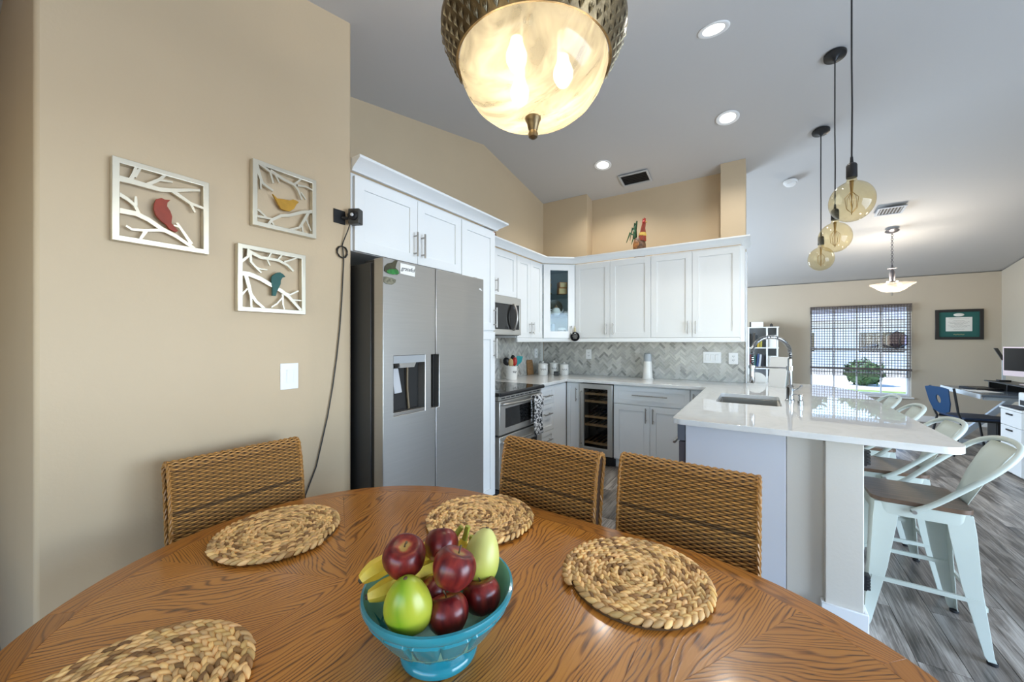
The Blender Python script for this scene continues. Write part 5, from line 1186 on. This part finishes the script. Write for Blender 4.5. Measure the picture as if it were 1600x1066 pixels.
cn = MB().lathe([(.012, -.035), (.05, -.02), (.07, -.008), (.07, 0)], n=28).build('ceiling_canopy', MATS['brushed_pewter'], fp); cn.location = (0, 0, zt-.003); cn.rotation_euler = tilt(6)
for s in (-1, 1):
    MB().lathe([(.001, -.02), (.022, -.005), (.022, .01), (.012, .03)], c=(s*.07, 0, 2.085), n=14).build('light_bulb', M_bulb, fp)
    lamp('bulb_light', 'POINT', (1.468+s*.07, 6.87, 2.125), 15, (1, .90, .76), size=.04)

# ------------------------------------------------------------------ far room
bl_ = thing('bamboo_blind', 'dark woven bamboo blind let down over most of the far window', 'blind', (0, 9.055, 0))
bx0, bx1 = WX0-.004, WX1-.004
m = MB(); rgb_ = random.Random(8)
z = .93
while z < 1.86:
    m.box(bx0+.01, bx1-.01, -.004, .0, z-.005, z+.005); z += .047
m.build('bamboo_slat', M_blind, bl_)['kind'] = 'stuff'
m = MB()
for k in range(36):
    x = bx0+.02+(bx1-bx0-.04)*k/35; m.box(x-.0045, x+.0045, -.0065, -.0045, .74, 1.99)
m.build('woven_string', M_blind, bl_)['kind'] = 'stuff'
MB().box(bx0, bx1, -.022, -.004, .845, .885).build('bottom_bar', M_blind, bl_, bevel=.003)
m = MB(); [m.box(bx0+.005, bx1-.03, -.012, -.006, z_, z_+.008) for z_ in (.73, .752, .776, .80, .822)]; m.build('bottom_fold', M_blind, bl_)['kind'] = 'stuff'
m = MB()
for k in range(9): zz = 1.862+.0145*k; m.box(bx0, bx1, -.012-.003*(k % 2), -.008, zz, zz+.0105)
m.box(bx0, bx1, -.02, .0, 1.983, 1.998); m.build('valance', M_blind, bl_)['kind'] = 'stuff'
hx = thing('hexagon_suncatcher', 'dark hexagonal suncatcher hanging in front of the bamboo blind', 'suncatcher', (1.985, 9.02, 1.375))
pts = [(.155*sin(pi/3*k), .158*cos(pi/3*k)) for k in range(6)]
MB().prism(pts, -.006, .006, 'y', holes=[[(x*.90, z*.90) for x, z in pts]]).build('frame', M_blackglass, hx)
for k in range(6):
    j = (k+1) % 6; MB().prism([(0, 0), (pts[k][0]*.89, pts[k][1]*.89), (pts[j][0]*.89, pts[j][1]*.89)], -.002, .002, 'y').build('pane', glassy('smoked_mauve_glass_%d' % k, (.74, .67, .74), .9), hx)
MB().tube([(.05, -.004, .09), (.03, -.006, -.02), (.055, -.004, -.10)], [.005, .008, .004], 6).build('stem_detail', M_black, hx)
MB().tube([(0, 0, .158), (0, .0, .45), (0, .011, .60)], .0015, 5).build('hanging_wire', M_black, hx)

dpl = thing('framed_diploma', 'black framed diploma with green mat on the far wall', 'picture', (2.457, 9.10, 1.383))
W2, H2 = .53, .49
MB().prism([(0, 0), (W2, 0), (W2, H2), (0, H2)], -.025, -.001, 'y', holes=[[(.042, .042), (W2-.042, .042), (W2-.042, H2-.042), (.042, H2-.042)]]).build('frame', M_framewood, dpl, bevel=.003)
MB().box(.0425, W2-.0425, -.012, -.003, .0425, H2-.0425).build('mat_board', M_greenmat, dpl)
cert = MB().box(.12, .41, -.0135, -.0122, .135, .363).build('certificate', M_paper, dpl)
m = MB()
for k, (zz, w) in enumerate(((.335, .11), (.305, .06), (.285, .12), (.265, .10), (.245, .05), (.225, .12), (.205, .09), (.17, .06))): m.tube([(.265-w+2*w*i/16, -.0139, zz+.004*sin(i*2.2)+(.008*cos((i-8)/8*1.4) if k == 0 else 0)) for i in range(17)], .0016, 4)
m.build('lettering', mat('grey_ink', (.22, .22, .22), .6), cert)['kind'] = 'stuff'
sl = MB().lathe([(.06, 0), (.055, .003), (.001, .004)], n=28, cap1=False); sl.v = [(x+.265, -.0122-z, y*.42+.402) for x, y, z in sl.v]; sl.build('seal_medallion', M_paper, dpl)
em2 = MB(); em2.tube([(.205+.12*i/10, -.0128, .083+.006*sin(i*2.0)) for i in range(11)], .004, 5); em2.build('gilt_emblem', mat('gilt', (.42, .40, .22), .4, .4), dpl)

bk_ = thing('bookcase', 'white open cube bookcase standing against the far wall', 'bookcase', (-.175, 8.72, 0))
BW, BH = .49, 1.63
m = MB()
for x in (0, .30, BW-.026): m.box(x, x+.026, -.004, .34, .0, BH)
m.build('upright', M_white, bk_)
for k in range(5): z = .03+(BH-.048)*k/4; MB().box(-.012, BW+.012, -.008, .34, z, z+.02).build('shelf', M_white, bk_)
MB().box(.0, BW, .34, .347, 0, BH).build('back_panel', mat('blue_grey_back_panel', (.50, .53, .58), .6), bk_)  # back panel coloured blue-grey, darker than the shelves
rgk = random.Random(12)
def book(x, z, w, h, d, colr, lab, lean=0):
    t = thing('book', lab, 'book', (-.175+x, 8.735, z+(.5*w*abs(sin(lean)))), 0, 'books on the white bookcase'); t.rotation_euler = (0, lean, 0)
    MB().box(-w/2, w/2, 0, d, 0, h).build('cover', mat('book_cover_%d' % len(MATS), colr, .5), t); MB().box(-w/2+.003, w/2-.003, -.001+.006, d+.001, h-.0005, h+.001).build('page_block', M_paper, t)
zs = [.03+(BH-.048)*k/4+.0205 for k in range(5)]
cols = [((.35, .02, .04), 'red book'), ((.02, .03, .05), 'black book'), ((.02, .10, .09), 'dark green book'), ((.03, .06, .16), 'navy book'), ((.45, .47, .5), 'pale grey book'), ((.02, .02, .025), 'thin black book')]
x = .035
for k, (c_, lb) in enumerate(cols): w = rgk.uniform(.026, .036); book(x+w/2, zs[2], w, rgk.uniform(.22, .28), .2, c_, lb+' on the middle shelf of the white bookcase', lean=0 if k < 3 else .10); x += w+.003+(.004 if k >= 2 else 0)
x = .03
for k, (c_, lb) in enumerate([((.02, .02, .02), 'black book'), ((.06, .05, .04), 'dark brown book'), ((.02, .025, .03), 'charcoal book'), ((.40, .27, .03), 'ochre book'), ((.35, .30, .05), 'mustard book')]): w = rgk.uniform(.03, .04); book(x+w/2, zs[3], w, (.26, .28, .24, .16, .15)[k], .2, c_, lb+' on the upper shelf of the white bookcase', lean=.0 if k < 1 else .08); x += w+.008
for k, (z, lab) in enumerate(((zs[3], 'white storage box on the upper shelf of the bookcase'), (zs[2], 'white storage box on the middle shelf of the bookcase'), (zs[1], 'white storage box on the lower shelf of the bookcase'))):
    t = thing('storage_box', lab, 'box', (-.175+.395, 8.74, z), 0, 'storage boxes on the white bookcase'); MB().box(-.066, .066, 0, .25, 0, .20).build('box_body', M_paper, t, bevel=.003); MB().box(-.068, .068, -.003, .253, .201, .235).build('box_lid', M_paper, t, bevel=.003)
t = thing('white_box', 'white box with dark end lying on top of the bookcase', 'box', (-.02, 8.80, BH+.003)); MB().box(-.10, .10, 0, .2, 0, .10).build('carton', M_paper, t, bevel=.003); MB().box(-.125, -.1005, .0, .2, 0, .10).build('dark_end', M_black, t)
t = thing('small_camera', 'small black object on top of the bookcase, right of the white box', 'ornament', (.21, 8.80, BH+.003)); MB().box(-.025, .025, 0, .04, 0, .05).build('case', M_black, t, bevel=.004); MB().cyl((0, -.015, .028), (0, -.0005, .028), .016, 14).build('lens', M_darksteel, t); MB().lathe([(.012, .0505), (.01, .065)], c=(0, .02, 0), n=10).build('knob', M_black, t)

# desk corner
dk = thing('desk', 'white-framed desk with Z-shaped legs against the right wall', 'desk', (2.12, 6.5, 0))
MB().box(0, .80, 0, 1.12, .725, .75).build('desktop', mat('dark_blue_glass_top', (.12, .15, .19), .2), dk, bevel=.003)
MB().box(-.012, .0, 0, 1.12, .70, .752).build('front_rail', M_pcwhite, dk, bevel=.002)
for y in (.06, 1.02):
    m = MB(); MB().box(.06, .76, y, y+.05, .0, .045).build('foot_bar', M_pcwhite, dk, bevel=.003)
    MB().hexa([(.08, y, .0455), (.16, y, .0455), (.16, y+.05, .0455), (.08, y+.05, .0455), (.62, y, .684), (.70, y, .684), (.70, y+.05, .684), (.62, y+.05, .684)]).build('leg', M_pcwhite, dk)
    MB().box(.04, .76, y, y+.05, .6845, .7245).build('top_bar', M_pcwhite, dk)
rs_ = thing('monitor_riser', 'black monitor riser shelf standing on the desk', 'riser', (2.60, 6.56, .7505))
MB().box(-.12, .12, 0, .98, .085, .10).build('shelf', M_black, rs_, bevel=.003)
for y in (.05, .48, .91): MB().box(-.10, .10, y, y+.015, 0, .0845).build('leg', M_black, rs_)
im = thing('computer', 'pale pink all-in-one desktop computer with a dark screen', 'computer', (2.60, 6.86, .851), radians(-68))
MB().box(-.27, .27, -.012, .0, .09, .44).build('display_housing', M_pink, im, bevel=.004); MB().box(-.255, .255, -.0135, -.0122, .155, .425).build('screen', M_screen, im)
MB().hexa([(-.07, -.03, 0), (.07, -.03, 0), (.07, .12, 0), (-.07, .12, 0), (-.07, -.03, .006), (.07, -.03, .006), (.07, .12, .006), (-.07, .12, .006)]).build('foot', M_pink, im); MB().hexa([(-.06, .09, .0065), (.06, .09, .0065), (.06, .1, .0065), (-.06, .1, .0065), (-.06, .0005, .25), (.06, .0005, .25), (.06, .01, .25), (-.06, .01, .25)]).build('stand', M_pink, im)
lm = thing('desk_lamp', 'slim silver desk lamp with folding black head beside the computer', 'lamp', (2.585, 7.36, .851))
MB().box(-.05, .05, -.04, .04, 0, .02).build('base', M_black, lm, bevel=.004); MB().box(-.014, .014, -.006, .006, .0205, .265).build('arm', M_pcwhite, lm); MB().hexa([(-.016, -.01, .266), (.016, -.01, .266), (.016, .008, .266), (-.016, .008, .266), (-.085, -.01, .42), (-.05, -.01, .42), (-.05, .008, .42), (-.085, .008, .42)]).build('lamp_head', M_darksteel, lm, bevel=.003)
lp = thing('laptop', 'closed black laptop lying on the desk near the blue chair', 'laptop', (2.36, 7.25, .7505), .15); MB().box(-.12, .12, -.17, .17, 0, .012).build('base', M_black, lp, bevel=.003); MB().box(-.12, .12, -.17, .17, .0125, .022).build('lid', M_black, lp, bevel=.003)
pa = tag(MB().prism([(-.10, -.14), (.10, -.14), (.10, .14), (-.10, .14)], 0, .003, 'z').build('paper_sheet', M_paper, loc=(2.27, 6.95, .7505), rot=(0, 0, .3)), 'white sheet of paper lying on the desk', 'paper')
fc = thing('drawer_unit', 'white three-drawer unit beside the desk with black pulls', 'drawer unit', (2.12, 5.72, 0))
MB().box(.018, .55, 0, .38, .03, .665).build('body', M_white, fc, bevel=.003)
for z0, z1 in ((.505, .66), (.34, .50), (.04, .335)):
    d = MB().box(0, .0175, .004, .376, z0, z1).build('drawer', M_white, fc, bevel=.002); MB().box(-.012, -.0005, .15, .25, z1-.045, z1-.03).build('pull', M_black, d)
MB().box(-.005, .56, -.01, .39, .6655, .685).build('top', M_white, fc, bevel=.002)
for x in (.05, .5):
    for y in (.04, .33): MB().box(x, x+.03, y, y+.03, 0, .0295).build('foot', M_black, fc)
pr_ = thing('printer', 'white compact printer on top of the drawer unit', 'printer', (2.33, 5.75, .6855)); MB().box(-.10, .30, 0, .33, 0, .15).build('body', M_white, pr_, bevel=.012); MB().box(-.103, -.0995, .04, .29, .025, .075).build('paper_slot', M_black, pr_); MB().box(-.103, -.1005, .13, .19, .10, .125).build('button_panel', M_darksteel, pr_)
kb = thing('keyboard', 'dark keyboard lying on the drawer unit in front of the printer', 'keyboard', (2.165, 5.92, .6855)); MB().box(-.045, .055, -.16, .16, 0, .012).build('case', M_black, kb, bevel=.003); m = MB(); [m.box(-.04+.019*i, -.025+.019*i, -.15+.02*j, -.134+.02*j, .0125, .016) for i in range(5) for j in range(15)]; m.build('key', mat('key_grey', (.05, .055, .07), .4), kb)['kind'] = 'stuff'
pc = thing('computer_tower', 'black computer tower standing on the floor under the desk', 'computer', (2.58, 7.05, 0), .1); MB().box(-.20, .2, -.09, .09, .01, .44).build('case', M_black, pc, bevel=.006); MB().box(-.206, -.2005, -.08, .08, .02, .43).build('front_panel', M_darksteel, pc)
for x in (-.16, .16): MB().box(x-.02, x+.02, -.08, .08, 0, .0095).build('foot', M_rubber, pc)
# blue shell chair at the desk
dc = thing('desk_chair', 'blue plastic chair on black legs pulled up to the desk', 'chair', (2.16, 6.83, 0), radians(-75))
def shell(rows, nu=10, th=.006):
    vs = []; fs = []
    for (w, y, z, cv) in rows:
        for k in range(nu+1): q = -1+2*k/nu; vs.append((w*q, y-cv*q*q, z+(.0)))
    for i in range(len(rows)-1):
        for k in range(nu): fs.append((i*(nu+1)+k, i*(nu+1)+k+1, (i+1)*(nu+1)+k+1, (i+1)*(nu+1)+k))
    return MB().add(vs, fs)
# the back: a rounded panel with an oval hand hole
ov = [(.035*cos(q), .66+.052*sin(q)) for q in [2*pi*k/16 for k in range(16)]]
bkp = [(-.19, .80), (-.17, .62), (-.13, .52), (-.06, .49), (.06, .49), (.13, .52), (.17, .62), (.19, .80), (.1, .815), (-.1, .815)]
o = MB().prism(bkp, -.006, .006, 'y', holes=[ov]).build('back', M_navy, dc, bevel=.003); o.location = (0, -.17, 0); o.rotation_euler = (radians(10), 0, 0); o.location = (0, -.30+.10, 0)
MB().prism([(-.2, -.2), (.2, -.2), (.21, .1), (.18, .22), (-.18, .22), (-.21, .1)], .435, .46, 'z').build('seat', mat('dark_blue_seat', (.012, .03, .08), .4), dc, bevel=.008)
for s in (-1, 1):
    MB().tube([(s*.19, -.29, .80), (s*.19, -.25, .50), (s*.19, -.22, .42), (s*.20, -.30, 0)], .012, 8).build('rear_leg', M_black, dc)
    MB().tube([(s*.19, -.2, .425), (s*.19, .17, .425), (s*.20, .24, 0)], .012, 8).build('front_leg', M_black, dc)
